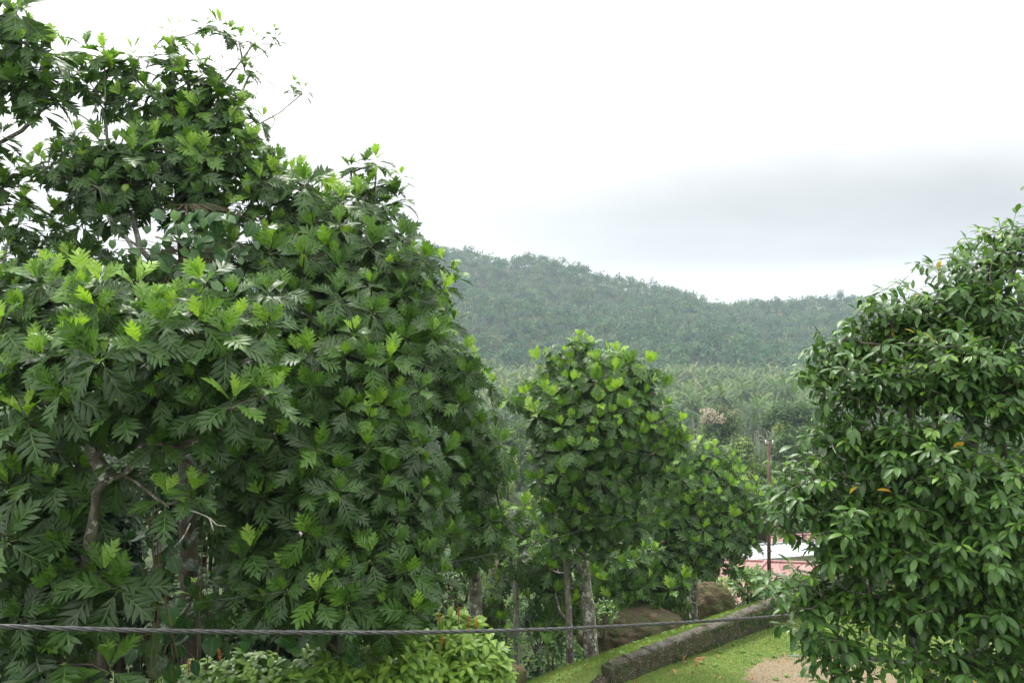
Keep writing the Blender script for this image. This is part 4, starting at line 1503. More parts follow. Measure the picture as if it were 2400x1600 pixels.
# fallen leaves on the lawn
for k, (px, py, s, lb) in enumerate([(1606, 1559, .22, 'curled brown fallen leaf on the lawn nearest the wall'), (1656, 1566, .3, 'largest dry tan fallen leaf lying on the lawn'),
                                      (1574, 1579, .13, 'small pale fallen leaf at the lawn below the curled brown one'), (1618, 1587, .14, 'small brown fallen leaf near the bottom edge of the lawn'),
                                      (1826, 1469, .12, 'tiny pale fallen leaf on the lawn close to the glossy tree'), (1758, 1590, .14, 'small white fallen leaf on the bare earth patch')]):
    d = H * F_PX / (py - 800)
    c = P(px, py, d)
    V, F, A = breadfruit_leaf(90 + k, 4, .55, 1.2, .33)
    cs, sn = math.cos(k * 1.9), math.sin(k * 1.9)
    V = V * s * 1.25 @ np.array([[cs, sn, 0], [-sn, cs, 0], [0, 0, 1]])
    V[:, 2] -= V[:, 2].min() - .012
    o = obj('fallen_leaf', mesh_np('fallen_leaf', V, F, M['dryleaf'], {'vein': A, 'tint': np.full(len(V), RNG.uniform(.3, 1))}), loc=(c[0], d, 0.0))
    tag(o, lb, 'leaf', 'fallen leaves on the lawn')

# grass blades on the lawn and the bank
def grass(n, x0, x1, y0, y1, keep, hgt):
    x = RNG.uniform(x0, x1, n); y = RNG.uniform(y0, y1, n)
    k = keep(x, y); x, y = x[k], y[k]; n = len(x)
    z = terrain(x, y)
    a = RNG.uniform(0, 2 * PI, n); h = RNG.uniform(.5, 1.3, n) * hgt * (.6 + .8 * fbm(x * 1.3, y * 1.3)); w = RNG.uniform(.006, .012, n)
    b = np.stack([x, y, z - .005], 1); sd_ = np.stack([np.cos(a), np.sin(a), 0 * a], 1) * w[:, None]
    ln = np.stack([np.sin(a * 3), np.cos(a * 3), 0 * a], 1) * (h * .5)[:, None]
    tip = b + ln; tip[:, 2] += h
    V = np.stack([b - sd_, b + sd_, tip], 1).reshape(-1, 3)
    t = np.clip(.5 + (fbm(x * .8, y * .8) - .47) * 1.3 + RNG.normal(0, .18, n), 0, 1)
    return V, np.arange(3 * n).reshape(-1, 3), np.repeat(t, 3)


mb = MB()
V, F, T = grass(150000, .8, 11.5, 16.2, 26, lambda x, y: (wall_s(x, y) < -.16) & (RNG.random(len(x)) > .92 * sstep(dirt_mask(x, y) + (fbm(x * 2, y * 2) - .47) * .9, .3, .75)), .04)
mb.add(V, F, tint=T)
V, F, T = grass(9000, 2.2, 12, 16.5, 26, lambda x, y: (wall_s(x, y) < -.15) & (wall_s(x, y) > -.42) & (RNG.random(len(x)) < fbm(x * 2.2, y * 2.2) ** 1.5 * 2) & (wall_t(x, y) > -.9), .13)
mb.add(V, F, tint=np.clip(T - .2, 0, 1))
V, F, T = grass(14000, 2.0, 9, 17.4, 25, lambda x, y: (wall_s(x, y) > .12) & (wall_s(x, y) < .42), .12)
mb.add(V, F, tint=T)
V, F, T = grass(70000, -1.6, 8, 16.5, 26, lambda x, y: (wall_s(x, y) > .2) & (wall_s(x, y) < 5.5), .07)
mb.add(V, F, tint=T)
o = mb.build('grass', M['grass'], None, kind='stuff', smooth_=False)
o['label'] = 'short bright green grass of the lawn and the bank'

mb = MB()
oc = np.array([(1, 0, 0), (0, 1, 0), (-1, 0, 0), (0, -1, 0), (0, 0, .7), (0, 0, -.7)]); of = [(0, 1, 4), (1, 2, 4), (2, 3, 4), (3, 0, 4), (1, 0, 5), (2, 1, 5), (3, 2, 5), (0, 3, 5)]
x = RNG.uniform(4, 11, 5000); y = RNG.uniform(16.2, 20, 5000)
k = (dirt_mask(x, y) > RNG.uniform(.2, 1.1, 5000)) & (wall_s(x, y) < -.4)
for a, b in zip(x[k], y[k]):
    r = RNG.uniform(.004, .018)
    mb.add(oc * r * RNG.uniform(.6, 1.3, (6, 1)) + [a, b, float(terrain(a, b))], of)
o = mb.build('gravel', M['coping'], None, kind='stuff', smooth_=False); o['label'] = 'small stones on the bare earth patch of the lawn'
mb = MB()
V0, F0, A0 = ellipse_leaf(77, .24, 2, .4, .9)
for k in range(420):
    a, b = RNG.uniform(1, 11), RNG.uniform(16.3, 25)
    if -.25 < wall_s(a, b) < .2 or wall_s(a, b) > 4: continue
    an = RNG.uniform(0, 6.28); cs, sn = math.cos(an), math.sin(an); r = RNG.uniform(.03, .09)
    mb.add(V0 * r @ np.array([[cs, sn, 0], [-sn, cs, 0], [0, 0, 1]]) + [a, b, gz(a, b) + .035], F0, vein=A0, tint=RNG.uniform(0, 1))
o = mb.build('leaf_litter', M['dryleaf'], None, kind='stuff'); o['label'] = 'tiny dry leaves and bits scattered over the grass'
mb = MB()
for k in range(260):
    a, b = RNG.uniform(1, 11), RNG.uniform(16.3, 25)
    if -.25 < wall_s(a, b) < .2 or wall_s(a, b) > 5 or fbm(np.array(a * .7), np.array(b * .7)) < .45: continue
    for j in range(7):
        an = j * .9 + RNG.uniform(0, .5); cs, sn = math.cos(an), math.sin(an); r = RNG.uniform(.05, .13)
        mb.add(V0 * r @ np.array([[1, 0, 0], [0, .85, .5], [0, -.5, .85]]) @ np.array([[cs, sn, 0], [-sn, cs, 0], [0, 0, 1]]) + [a, b, gz(a, b) + .02], F0, vein=A0 * 0, tint=np.clip(RNG.normal(.45, .15), 0, 1))
o = mb.build('weeds', M['shrub'], None, kind='stuff'); o['label'] = 'broad leaved weeds dotted through the grass'

# ------------------------------------------------------------------ breadfruit trees
D_ = lambda px, py, d: P(px, py, d)
g0 = lambda x, y: (x, y, gz(x, y) - .15)

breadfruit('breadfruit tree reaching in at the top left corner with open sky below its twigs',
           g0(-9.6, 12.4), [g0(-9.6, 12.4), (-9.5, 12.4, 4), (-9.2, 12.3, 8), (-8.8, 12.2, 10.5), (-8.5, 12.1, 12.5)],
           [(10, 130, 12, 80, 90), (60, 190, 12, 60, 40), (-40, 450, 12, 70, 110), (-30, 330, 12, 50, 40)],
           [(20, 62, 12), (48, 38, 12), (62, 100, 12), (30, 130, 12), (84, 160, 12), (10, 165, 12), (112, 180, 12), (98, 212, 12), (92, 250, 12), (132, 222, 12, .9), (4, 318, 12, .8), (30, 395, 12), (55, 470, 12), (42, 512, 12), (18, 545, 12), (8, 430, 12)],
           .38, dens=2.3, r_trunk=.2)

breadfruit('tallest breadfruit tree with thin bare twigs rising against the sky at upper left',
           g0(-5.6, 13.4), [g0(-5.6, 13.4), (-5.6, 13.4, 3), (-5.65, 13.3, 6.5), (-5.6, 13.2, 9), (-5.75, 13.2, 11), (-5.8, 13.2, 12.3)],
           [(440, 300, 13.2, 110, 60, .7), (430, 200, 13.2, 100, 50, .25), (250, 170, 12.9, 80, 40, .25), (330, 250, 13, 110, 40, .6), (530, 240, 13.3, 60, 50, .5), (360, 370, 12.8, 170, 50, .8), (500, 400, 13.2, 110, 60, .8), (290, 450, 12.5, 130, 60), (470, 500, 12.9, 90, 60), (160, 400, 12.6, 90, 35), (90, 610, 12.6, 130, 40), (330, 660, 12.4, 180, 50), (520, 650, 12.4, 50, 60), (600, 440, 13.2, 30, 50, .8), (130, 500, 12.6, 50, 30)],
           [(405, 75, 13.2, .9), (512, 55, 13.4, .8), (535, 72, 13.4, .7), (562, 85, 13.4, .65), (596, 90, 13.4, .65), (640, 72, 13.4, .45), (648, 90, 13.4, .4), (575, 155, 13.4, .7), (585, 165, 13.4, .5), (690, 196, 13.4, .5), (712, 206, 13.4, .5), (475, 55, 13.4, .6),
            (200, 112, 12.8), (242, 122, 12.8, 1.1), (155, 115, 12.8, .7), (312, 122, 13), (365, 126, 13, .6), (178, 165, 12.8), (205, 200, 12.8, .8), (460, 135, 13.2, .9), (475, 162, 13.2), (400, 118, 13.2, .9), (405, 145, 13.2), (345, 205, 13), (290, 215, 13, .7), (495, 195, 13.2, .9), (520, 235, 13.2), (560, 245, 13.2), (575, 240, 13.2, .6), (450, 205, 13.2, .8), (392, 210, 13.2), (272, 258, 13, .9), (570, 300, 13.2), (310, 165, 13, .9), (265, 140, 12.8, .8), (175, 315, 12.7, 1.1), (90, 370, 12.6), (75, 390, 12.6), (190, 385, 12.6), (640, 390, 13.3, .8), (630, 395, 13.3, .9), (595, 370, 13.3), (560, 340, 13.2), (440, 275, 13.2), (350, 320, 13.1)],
           .36, dens=3.3, gap=.8, r_trunk=.2, r_tip=.0075, twig='palebark', bark='darkbark', limbs=[([(252, 340, 12.9), (247, 250, 12.8), (245, 150, 12.8)], .022, .012, 'palebark'), ([(247, 250, 12.8), (215, 200, 12.8), (190, 165, 12.8)], .014, .008, 'palebark'), ([(247, 250, 12.8), (290, 215, 13), (310, 180, 13)], .012, .007, 'palebark'),  # dark bark colour paints the shade this trunk stands in
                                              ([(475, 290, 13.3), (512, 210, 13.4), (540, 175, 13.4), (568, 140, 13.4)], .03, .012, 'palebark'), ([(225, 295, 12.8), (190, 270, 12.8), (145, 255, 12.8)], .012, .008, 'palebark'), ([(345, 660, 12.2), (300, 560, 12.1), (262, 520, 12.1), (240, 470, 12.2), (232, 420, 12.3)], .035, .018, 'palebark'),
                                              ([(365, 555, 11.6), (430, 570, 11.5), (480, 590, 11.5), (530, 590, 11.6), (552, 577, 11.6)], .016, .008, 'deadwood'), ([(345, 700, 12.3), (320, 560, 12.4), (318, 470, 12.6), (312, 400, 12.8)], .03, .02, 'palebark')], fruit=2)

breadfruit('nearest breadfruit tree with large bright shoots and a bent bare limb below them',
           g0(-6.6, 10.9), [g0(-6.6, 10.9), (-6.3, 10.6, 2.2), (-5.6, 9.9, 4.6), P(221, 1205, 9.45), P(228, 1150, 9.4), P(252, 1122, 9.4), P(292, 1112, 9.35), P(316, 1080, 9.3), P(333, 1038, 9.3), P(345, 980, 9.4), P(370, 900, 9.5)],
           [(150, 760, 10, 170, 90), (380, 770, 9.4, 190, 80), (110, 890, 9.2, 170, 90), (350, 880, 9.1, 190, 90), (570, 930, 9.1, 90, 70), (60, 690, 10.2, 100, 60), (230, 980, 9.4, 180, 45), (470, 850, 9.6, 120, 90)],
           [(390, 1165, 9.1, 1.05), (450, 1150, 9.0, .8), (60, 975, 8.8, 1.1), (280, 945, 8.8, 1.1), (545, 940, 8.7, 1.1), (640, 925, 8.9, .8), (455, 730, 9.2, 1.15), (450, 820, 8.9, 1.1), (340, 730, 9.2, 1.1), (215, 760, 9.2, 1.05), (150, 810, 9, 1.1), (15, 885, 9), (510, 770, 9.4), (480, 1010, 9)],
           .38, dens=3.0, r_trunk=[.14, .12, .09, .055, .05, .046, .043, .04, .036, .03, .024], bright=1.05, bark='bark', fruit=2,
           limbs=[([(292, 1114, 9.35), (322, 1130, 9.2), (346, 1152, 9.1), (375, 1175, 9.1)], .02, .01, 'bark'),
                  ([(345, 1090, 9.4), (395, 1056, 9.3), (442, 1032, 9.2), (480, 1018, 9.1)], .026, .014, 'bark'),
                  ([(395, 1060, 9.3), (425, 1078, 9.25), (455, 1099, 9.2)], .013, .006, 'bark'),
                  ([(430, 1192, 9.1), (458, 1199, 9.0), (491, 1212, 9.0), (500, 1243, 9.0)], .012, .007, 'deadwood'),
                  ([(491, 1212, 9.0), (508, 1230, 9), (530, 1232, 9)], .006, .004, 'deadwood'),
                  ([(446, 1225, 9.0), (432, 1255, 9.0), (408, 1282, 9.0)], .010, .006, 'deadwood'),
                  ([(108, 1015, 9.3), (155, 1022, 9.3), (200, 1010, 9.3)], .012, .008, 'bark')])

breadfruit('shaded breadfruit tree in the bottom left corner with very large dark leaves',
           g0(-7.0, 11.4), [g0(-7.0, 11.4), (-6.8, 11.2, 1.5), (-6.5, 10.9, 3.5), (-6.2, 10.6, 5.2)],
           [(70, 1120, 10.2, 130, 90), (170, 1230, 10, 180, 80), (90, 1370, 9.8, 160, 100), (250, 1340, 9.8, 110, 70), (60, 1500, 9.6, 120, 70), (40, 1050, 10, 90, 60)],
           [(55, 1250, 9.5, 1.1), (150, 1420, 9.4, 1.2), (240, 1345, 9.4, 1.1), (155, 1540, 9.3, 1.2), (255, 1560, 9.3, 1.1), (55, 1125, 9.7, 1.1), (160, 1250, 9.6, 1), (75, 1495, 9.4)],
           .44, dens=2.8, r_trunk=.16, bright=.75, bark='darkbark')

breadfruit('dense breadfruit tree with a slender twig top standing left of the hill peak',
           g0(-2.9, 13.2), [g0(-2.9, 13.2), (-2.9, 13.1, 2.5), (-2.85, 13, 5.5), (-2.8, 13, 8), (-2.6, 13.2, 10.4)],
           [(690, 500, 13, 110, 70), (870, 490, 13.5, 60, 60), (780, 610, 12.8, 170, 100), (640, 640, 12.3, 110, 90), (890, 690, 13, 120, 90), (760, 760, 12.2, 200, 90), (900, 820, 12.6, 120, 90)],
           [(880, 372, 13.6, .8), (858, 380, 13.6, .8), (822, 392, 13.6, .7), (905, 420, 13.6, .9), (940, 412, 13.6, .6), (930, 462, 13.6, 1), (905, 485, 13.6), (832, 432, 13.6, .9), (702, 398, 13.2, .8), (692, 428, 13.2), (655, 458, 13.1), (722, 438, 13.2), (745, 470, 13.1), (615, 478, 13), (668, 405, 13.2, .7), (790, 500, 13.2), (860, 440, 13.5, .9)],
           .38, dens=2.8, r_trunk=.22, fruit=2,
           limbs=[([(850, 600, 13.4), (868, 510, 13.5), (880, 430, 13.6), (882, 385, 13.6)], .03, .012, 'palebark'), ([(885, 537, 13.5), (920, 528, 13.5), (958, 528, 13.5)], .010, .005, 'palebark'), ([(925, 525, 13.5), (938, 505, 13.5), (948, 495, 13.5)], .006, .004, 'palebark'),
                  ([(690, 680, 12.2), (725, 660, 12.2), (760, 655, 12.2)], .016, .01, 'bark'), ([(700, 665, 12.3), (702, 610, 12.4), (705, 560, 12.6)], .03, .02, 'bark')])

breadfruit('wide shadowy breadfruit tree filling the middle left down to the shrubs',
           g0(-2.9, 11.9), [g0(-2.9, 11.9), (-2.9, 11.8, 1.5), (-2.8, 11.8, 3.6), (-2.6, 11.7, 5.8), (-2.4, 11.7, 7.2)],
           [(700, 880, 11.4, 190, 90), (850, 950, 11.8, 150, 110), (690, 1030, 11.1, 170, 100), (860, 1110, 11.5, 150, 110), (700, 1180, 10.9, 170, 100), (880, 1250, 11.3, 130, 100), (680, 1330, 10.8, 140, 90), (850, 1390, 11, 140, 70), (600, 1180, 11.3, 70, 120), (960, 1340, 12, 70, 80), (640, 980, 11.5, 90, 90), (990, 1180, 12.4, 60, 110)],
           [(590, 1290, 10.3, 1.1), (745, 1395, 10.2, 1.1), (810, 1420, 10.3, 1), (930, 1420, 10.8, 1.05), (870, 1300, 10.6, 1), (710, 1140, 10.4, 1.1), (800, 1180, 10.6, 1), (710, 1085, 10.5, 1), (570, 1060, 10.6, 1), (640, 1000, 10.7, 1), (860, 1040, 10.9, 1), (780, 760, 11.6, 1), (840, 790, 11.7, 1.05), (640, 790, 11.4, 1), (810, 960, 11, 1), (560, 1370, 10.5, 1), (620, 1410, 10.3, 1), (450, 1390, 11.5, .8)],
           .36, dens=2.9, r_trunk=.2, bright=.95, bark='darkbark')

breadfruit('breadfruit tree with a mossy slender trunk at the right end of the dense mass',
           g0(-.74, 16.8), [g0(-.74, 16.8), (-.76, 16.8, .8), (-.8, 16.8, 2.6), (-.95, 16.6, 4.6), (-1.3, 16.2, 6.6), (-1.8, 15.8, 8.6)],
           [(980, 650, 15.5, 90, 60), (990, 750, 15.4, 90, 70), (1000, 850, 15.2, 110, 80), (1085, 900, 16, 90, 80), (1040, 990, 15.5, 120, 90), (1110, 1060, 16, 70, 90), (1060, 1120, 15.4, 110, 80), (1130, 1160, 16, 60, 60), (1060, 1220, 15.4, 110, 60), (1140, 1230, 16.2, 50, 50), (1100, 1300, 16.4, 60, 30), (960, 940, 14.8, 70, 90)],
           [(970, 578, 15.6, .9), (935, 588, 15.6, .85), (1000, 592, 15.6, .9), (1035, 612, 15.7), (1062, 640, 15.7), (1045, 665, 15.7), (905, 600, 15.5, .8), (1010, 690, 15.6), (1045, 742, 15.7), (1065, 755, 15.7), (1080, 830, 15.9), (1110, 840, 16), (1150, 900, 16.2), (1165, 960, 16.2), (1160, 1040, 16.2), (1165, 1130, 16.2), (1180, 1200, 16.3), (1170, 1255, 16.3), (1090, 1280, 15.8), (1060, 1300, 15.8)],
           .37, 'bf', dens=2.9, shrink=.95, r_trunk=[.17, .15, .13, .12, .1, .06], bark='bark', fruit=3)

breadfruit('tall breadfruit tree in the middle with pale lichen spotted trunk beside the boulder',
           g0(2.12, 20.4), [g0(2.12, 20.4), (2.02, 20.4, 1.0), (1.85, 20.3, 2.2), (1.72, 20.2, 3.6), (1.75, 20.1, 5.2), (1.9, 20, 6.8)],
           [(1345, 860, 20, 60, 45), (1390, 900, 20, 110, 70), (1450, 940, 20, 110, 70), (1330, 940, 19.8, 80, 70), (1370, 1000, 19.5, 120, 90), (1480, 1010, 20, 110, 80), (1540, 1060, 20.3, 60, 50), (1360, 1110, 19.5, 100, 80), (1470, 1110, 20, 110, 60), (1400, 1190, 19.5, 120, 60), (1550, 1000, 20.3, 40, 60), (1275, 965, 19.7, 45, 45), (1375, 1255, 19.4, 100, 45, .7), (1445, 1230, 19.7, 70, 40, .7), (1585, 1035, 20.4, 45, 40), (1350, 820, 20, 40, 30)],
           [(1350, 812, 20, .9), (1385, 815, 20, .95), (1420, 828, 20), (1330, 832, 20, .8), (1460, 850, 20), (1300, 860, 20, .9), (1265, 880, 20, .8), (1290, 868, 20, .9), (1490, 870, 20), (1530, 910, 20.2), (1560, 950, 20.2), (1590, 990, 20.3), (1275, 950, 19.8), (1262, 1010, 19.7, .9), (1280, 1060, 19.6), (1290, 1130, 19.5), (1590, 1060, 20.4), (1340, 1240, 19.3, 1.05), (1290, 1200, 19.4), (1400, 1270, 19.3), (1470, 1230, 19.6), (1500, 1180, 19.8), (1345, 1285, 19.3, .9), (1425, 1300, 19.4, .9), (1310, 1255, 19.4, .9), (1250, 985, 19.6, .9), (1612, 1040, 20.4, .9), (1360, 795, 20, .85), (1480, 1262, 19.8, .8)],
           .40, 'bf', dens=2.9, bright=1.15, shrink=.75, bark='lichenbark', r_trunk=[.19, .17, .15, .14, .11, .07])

breadfruit('smaller breadfruit tree with slim spotted trunk left of the red roof',
           g0(6.4, 27), [g0(6.4, 27), (6.38, 27, -.2), (6.35, 27, 1.2), (6.45, 26.8, 2.4), (6.6, 26.6, 3.6)],
           [(1650, 1090, 26, 70, 50), (1640, 1140, 26, 100, 60), (1690, 1180, 26, 100, 70), (1610, 1210, 26, 80, 70), (1720, 1240, 26, 65, 50), (1600, 1270, 25.6, 55, 40), (1670, 1280, 25.8, 80, 45), (1690, 1320, 25.6, 35, 30)],
           [(1640, 1040, 26, .9), (1675, 1050, 26, .9), (1700, 1090, 26, .9), (1735, 1110, 26), (1765, 1160, 26), (1780, 1220, 26), (1770, 1265, 26, .9), (1600, 1080, 26), (1580, 1150, 26), (1660, 1315, 25.4, 1.1), (1745, 1270, 25.6), (1570, 1200, 25.8, .9), (1640, 1330, 25.4, .8), (1625, 1060, 26, .8), (1785, 1190, 26, .8), ],
           .42, 'bfl', dens=3.2, bright=1.15, shrink=.75, bark='lichenbark', r_trunk=[.155, .14, .125, .1, .06])

breadfruit('bushy breadfruit tree with crown low to the ground behind the boulder',
           g0(3.9, 25.2), [g0(3.9, 25.2), (3.9, 25.2, -.2), (3.95, 25.1, 1.0), (4.0, 25.0, 1.9)],
           [(1500, 1340, 25, 90, 50), (1460, 1370, 24.6, 70, 50), (1550, 1380, 25, 60, 60), (1500, 1410, 24.8, 90, 45), (1420, 1340, 24.5, 45, 50), (1560, 1310, 25.2, 40, 30)],
           [(1470, 1300, 24.8), (1540, 1290, 25, .9), (1580, 1340, 25.2), (1430, 1300, 24.5), (1410, 1380, 24.3, .9)],
           .44, 'bfl', dens=2.4, r_trunk=[.12, .11, .09, .06], bark='darkbark')

breadfruit('young breadfruit tree on the thin grey trunk second from the pale tall one',
           g0(1.5, 19.8), [g0(1.5, 19.8), (1.47, 19.8, .8), (1.42, 19.9, 2.0), (1.36, 20, 3.0)],
           [(1310, 1330, 20.6, 60, 50), (1290, 1390, 20.8, 55, 60), (1330, 1440, 20.8, 40, 50), (1260, 1340, 21, 40, 40)],
           [(1250, 1270, 21, .9), (1290, 1270, 20.8), (1320, 1290, 20.6), (1240, 1400, 21, .8), (1265, 1480, 20.6, .8), (1310, 1500, 20.6, .7)],
           .46, 'bfl', dens=2.2, r_trunk=[.10, .085, .07, .05], bark='bark', bright=.9)

breadfruit('young breadfruit tree on the thin whitish trunk standing above the low brown rock',
           g0(.12, 21.8), [g0(.12, 21.8), (.12, 21.8, .2), (.1, 21.8, 1.4), (.05, 21.9, 2.6), (.1, 22, 3.2)],
           [(1215, 1270, 22.4, 45, 50), (1180, 1330, 22.4, 35, 40), (1240, 1230, 23, 45, 30), (1230, 1340, 22.2, 40, 30)],
           [(1175, 1350, 22, .9), (1165, 1370, 22, .8), (1240, 1210, 22.6), (1280, 1215, 22.6), (1205, 1235, 22.6, .9), (1220, 1400, 21.8, .7), (1190, 1490, 21.4, .8), (1185, 1530, 21.2, .7)],
           .46, 'bfl', dens=2.3, r_trunk=[.095, .085, .075, .06, .04], bark='palebark', bright=1.0)

breadfruit('breadfruit sapling low on the slope between the shrubs and the thin whitish trunk',
           g0(-.3, 22.6), [g0(-.3, 22.6), (-.3, 22.6, -.4), (-.28, 22.6, .4)],
           [(1155, 1420, 22.6, 35, 35), (1165, 1470, 22.4, 30, 30)], [(1150, 1390, 22.6, .8), (1130, 1340, 23)],
           .42, 'bfl', dens=2.3, r_trunk=[.05, .04, .03], bark='darkbark')

# bare slim stems of seedlings on the bank
for k, (px, yt, yb, d, lb) in enumerate([(1287, 1515, 1580, 19.6, 'thin dark seedling stem with a few leaves on the grassy bank'), (1297, 1505, 1562, 20.0, 'thinner seedling stem just behind the dark one on the bank')]):
    b = P(px, yb, d)
    zb = gz(b[0], d)
    r = thing('seedling', lb, 'plant', (b[0], d, zb), 'seedlings on the bank')
    t = P(px - 4, yt, d)
    V, F = tube([(b[0], d, zb - .05), ((b[0] + t[0]) / 2, d, (zb + t[2]) / 2), t], [.03, .026, .02], 7)
    MB().add(V, F).build('stem', M['vinebark'], r, r.location)
    lv = Leaves('bfl')
    rosette(lv, t, (0, -.2, 1), .4, .7, 6)
    lv.arr(); ALL.append((lv, r, 'leaf'))

# ------------------------------------------------------------------ glossy leaved tree at the right
base = np.array([6.5, 10.6, 0.0])
root = thing('glossy_tree', 'large tree with small glossy oval leaves filling the right edge', 'tree', tuple(base))
BL = [(2480, 640, 10.7, 120, 120), (2490, 880, 10.2, 130, 150), (2480, 1160, 9.8, 130, 150), (2470, 1430, 9.6, 130, 130), (2130, 1180, 9.4, 100, 80, 1.6), (2140, 1130, 9.9, 100, 90, 1.5), (2345, 600, 10.6, 80, 55), (2300, 650, 10.5, 80, 50), (2205, 725, 10.3, 100, 50), (2080, 765, 10.1, 100, 45), (1985, 800, 9.95, 70, 30), (2330, 760, 10, 90, 80), (1950, 1010, 9.7, 60, 50), (2290, 690, 10.4, 110, 60), (2140, 735, 10.2, 90, 35), (2260, 800, 10, 150, 80), (2070, 790, 10.1, 60, 50), (1990, 830, 9.9, 80, 40), (1930, 880, 9.8, 50, 40), (2010, 930, 9.6, 100, 60), (2150, 910, 9.6, 140, 80),
      (2330, 920, 9.4, 120, 110), (2050, 1040, 9.5, 130, 70), (1990, 1080, 9.6, 70, 60), (1890, 1130, 9.6, 70, 60), (1860, 1200, 9.6, 50, 60), (1990, 1180, 9.4, 110, 80), (2200, 1080, 9.2, 160, 100), (2340, 1150, 9, 110, 140), (2090, 1290, 9.3, 130, 80),
      (1930, 1290, 9.4, 60, 50), (1900, 1370, 9.4, 70, 40), (1990, 1380, 9.4, 90, 60), (2250, 1300, 9, 150, 110), (1880, 1440, 9.2, 45, 45), (1945, 1490, 9.2, 60, 60), (1990, 1560, 9.1, 70, 50), (2060, 1430, 9.2, 80, 60), (2220, 1440, 9, 130, 70),
      (2190, 1540, 8.9, 80, 50), (2340, 1400, 8.9, 90, 110), (2330, 1560, 8.9, 100, 60)]
lv = Leaves('gl'); tg = []
pts, outs = blob_points(BL, .165, 3.0, .4, .62, .9, 1.5, 6.0)
for e in [(2285, 562), (2350, 545), (2240, 630), (2260, 620), (2160, 690), (2045, 705), (2030, 715), (2110, 715), (1985, 775), (1960, 800), (1895, 815), (1905, 830), (1930, 835), (1880, 870), (1895, 900), (1920, 950), (1850, 1075), (1880, 1062), (1920, 1060), (1835, 1110), (1828, 1150), (1822, 1210), (1830, 1235), (1845, 1395), (1855, 1400), (1862, 1470), (1895, 1560), (1910, 1590), (2100, 1480), (2110, 1560)]:
    p = P(e[0], e[1], 9.8); pts.append(p); outs.append(nrm([-.8, -.3, .4]))
TW = []
for p, o_ in zip(pts, outs):
    ax = nrm(o_ * np.array([1, .8, .5]) + np.array([-.25, -.15, .12]) + RNG.normal(0, .3, 3))
    hi = p[2] > 6.5
    shoot(lv, p, ax, .20, int(RNG.integers(9, 13)), .34, .5, .36, young=.30 if hi else .14)
    tg.append(p - ax * .36); TW.append((p - ax * .37, p, .005, .003))
E, rt = grow([base, (6.5, 10.6, 1.5), (6.4, 10.5, 3), (6.2, 10.3, 4.5), (6.0, 10.2, 6), (6.2, 10.2, 7.4), (6.4, 10.3, 8.6)], tg, .0042, .5)
V, F = tube([base - [0, 0, .2], (6.5, 10.6, 1.5), (6.4, 10.5, 3), (6.2, 10.3, 4.5), (6.0, 10.2, 6), (6.2, 10.2, 7.4), (6.4, 10.3, 8.6)], [.24, .19, .17, .14, .11, .08, .04], 12)
MB().add(V, F).build('trunk', M['bark'], root, base)
mb = MB(); frusta(mb, E); frusta(mb, TW, 4); mb.build('branches', M['bark'], root, base, kind='stuff')
for pl, r0, r1 in [([(2320, 790, 9.2), (2240, 812, 9.2), (2190, 812, 9.2), (2110, 802, 9.5)], .011, .006), ([(2200, 840, 9.2), (2150, 865, 9.3), (2112, 882, 9.3)], .008, .004), ([(2120, 1168, 9.1), (2135, 1120, 9.0), (2165, 1080, 9.0)], .014, .008), ([(2240, 980, 9.2), (2255, 1005, 9.1), (2272, 1020, 9.1)], .010, .006)]:
    V, F = tube([P(*p) for p in pl], np.linspace(r0, r1, len(pl)), 6)
    MB().add(V, F).build('branch', M['bark'], root, base)
lv.T = [1.0 if RNG.random() < .004 else min(t, .9) for t in lv.T]
lv.arr(); ALL.append((lv, root, 'leaf'))

# ------------------------------------------------------------------ shrubs along the bottom
def shrub(label, px, py, d, w, h, n, tint0, leaf, spikes=(), group='flowering shrubs below the cable'):
    c = P(px, py, d)
    root = thing('flowering_shrub', label, 'shrub', (c[0], d, gz(c[0], d)), group)
    base = np.array([c[0], d, gz(c[0], d)])
    r = np.array([w / F_PX * d / 2, .9, h / F_PX * d])
    lv = Leaves('sh'); tg = []
    for k in range(n):
        dd = nrm(RNG.normal(0, 1, 3)); dd[2] = abs(dd[2])
        if dd[1] > .3 and RNG.random() < .5: dd[1] *= -1
        p = c - [0, 0, r[2] * .5] + dd * r * RNG.uniform(.7, 1.02)
        ax = nrm(dd * .55 + [0, -.2, .8] + RNG.normal(0, .15, 3))
        shoot(lv, p, ax, leaf, int(RNG.integers(6, 9)), tint0, .3, .10, pairs=True, young=.5, lo=48)
        tg.append(p - ax * .1)
    E, rt = grow([base, base * .7 + (c - [0, 0, r[2] * .6]) * .3, c - [0, 0, r[2] * .6]], tg, .005, .4)
    mb = MB(); frusta(mb, E, 4)
    V, F = tube([base, base * .7 + (c - [0, 0, r[2] * .6]) * .3, c - [0, 0, r[2] * .6]], [.05, .045, .035], 6); mb.add(V, F)
    mb.build('stems', M['vinebark'], root, base, kind='stuff')
    for sx_, sy_ in spikes:
        p = P(sx_, sy_, d - .55)
        mb = MB()
        V, F = tube([p - [0, 0, .12], p + [0, 0, .05]], [.006, .004], 5); mb.add(V, F, tint=.1)
        for j in range(16):
            a = j * 2.4; z = -.05 + .15 * j / 16
            d1 = nrm([math.cos(a), math.sin(a), .9]); q = p + [0, 0, z]
            V, F = tube([q, q + d1 * .02, q + d1 * .04], [.004, .006, .002], 5)
            mb.add(V, F, tint=np.clip(RNG.normal(.6, .3), 0, 1))
        mb.build('flower_spike', M['petal'], root, base)
    lv.arr(); ALL.append((lv, root, 'leaf'))


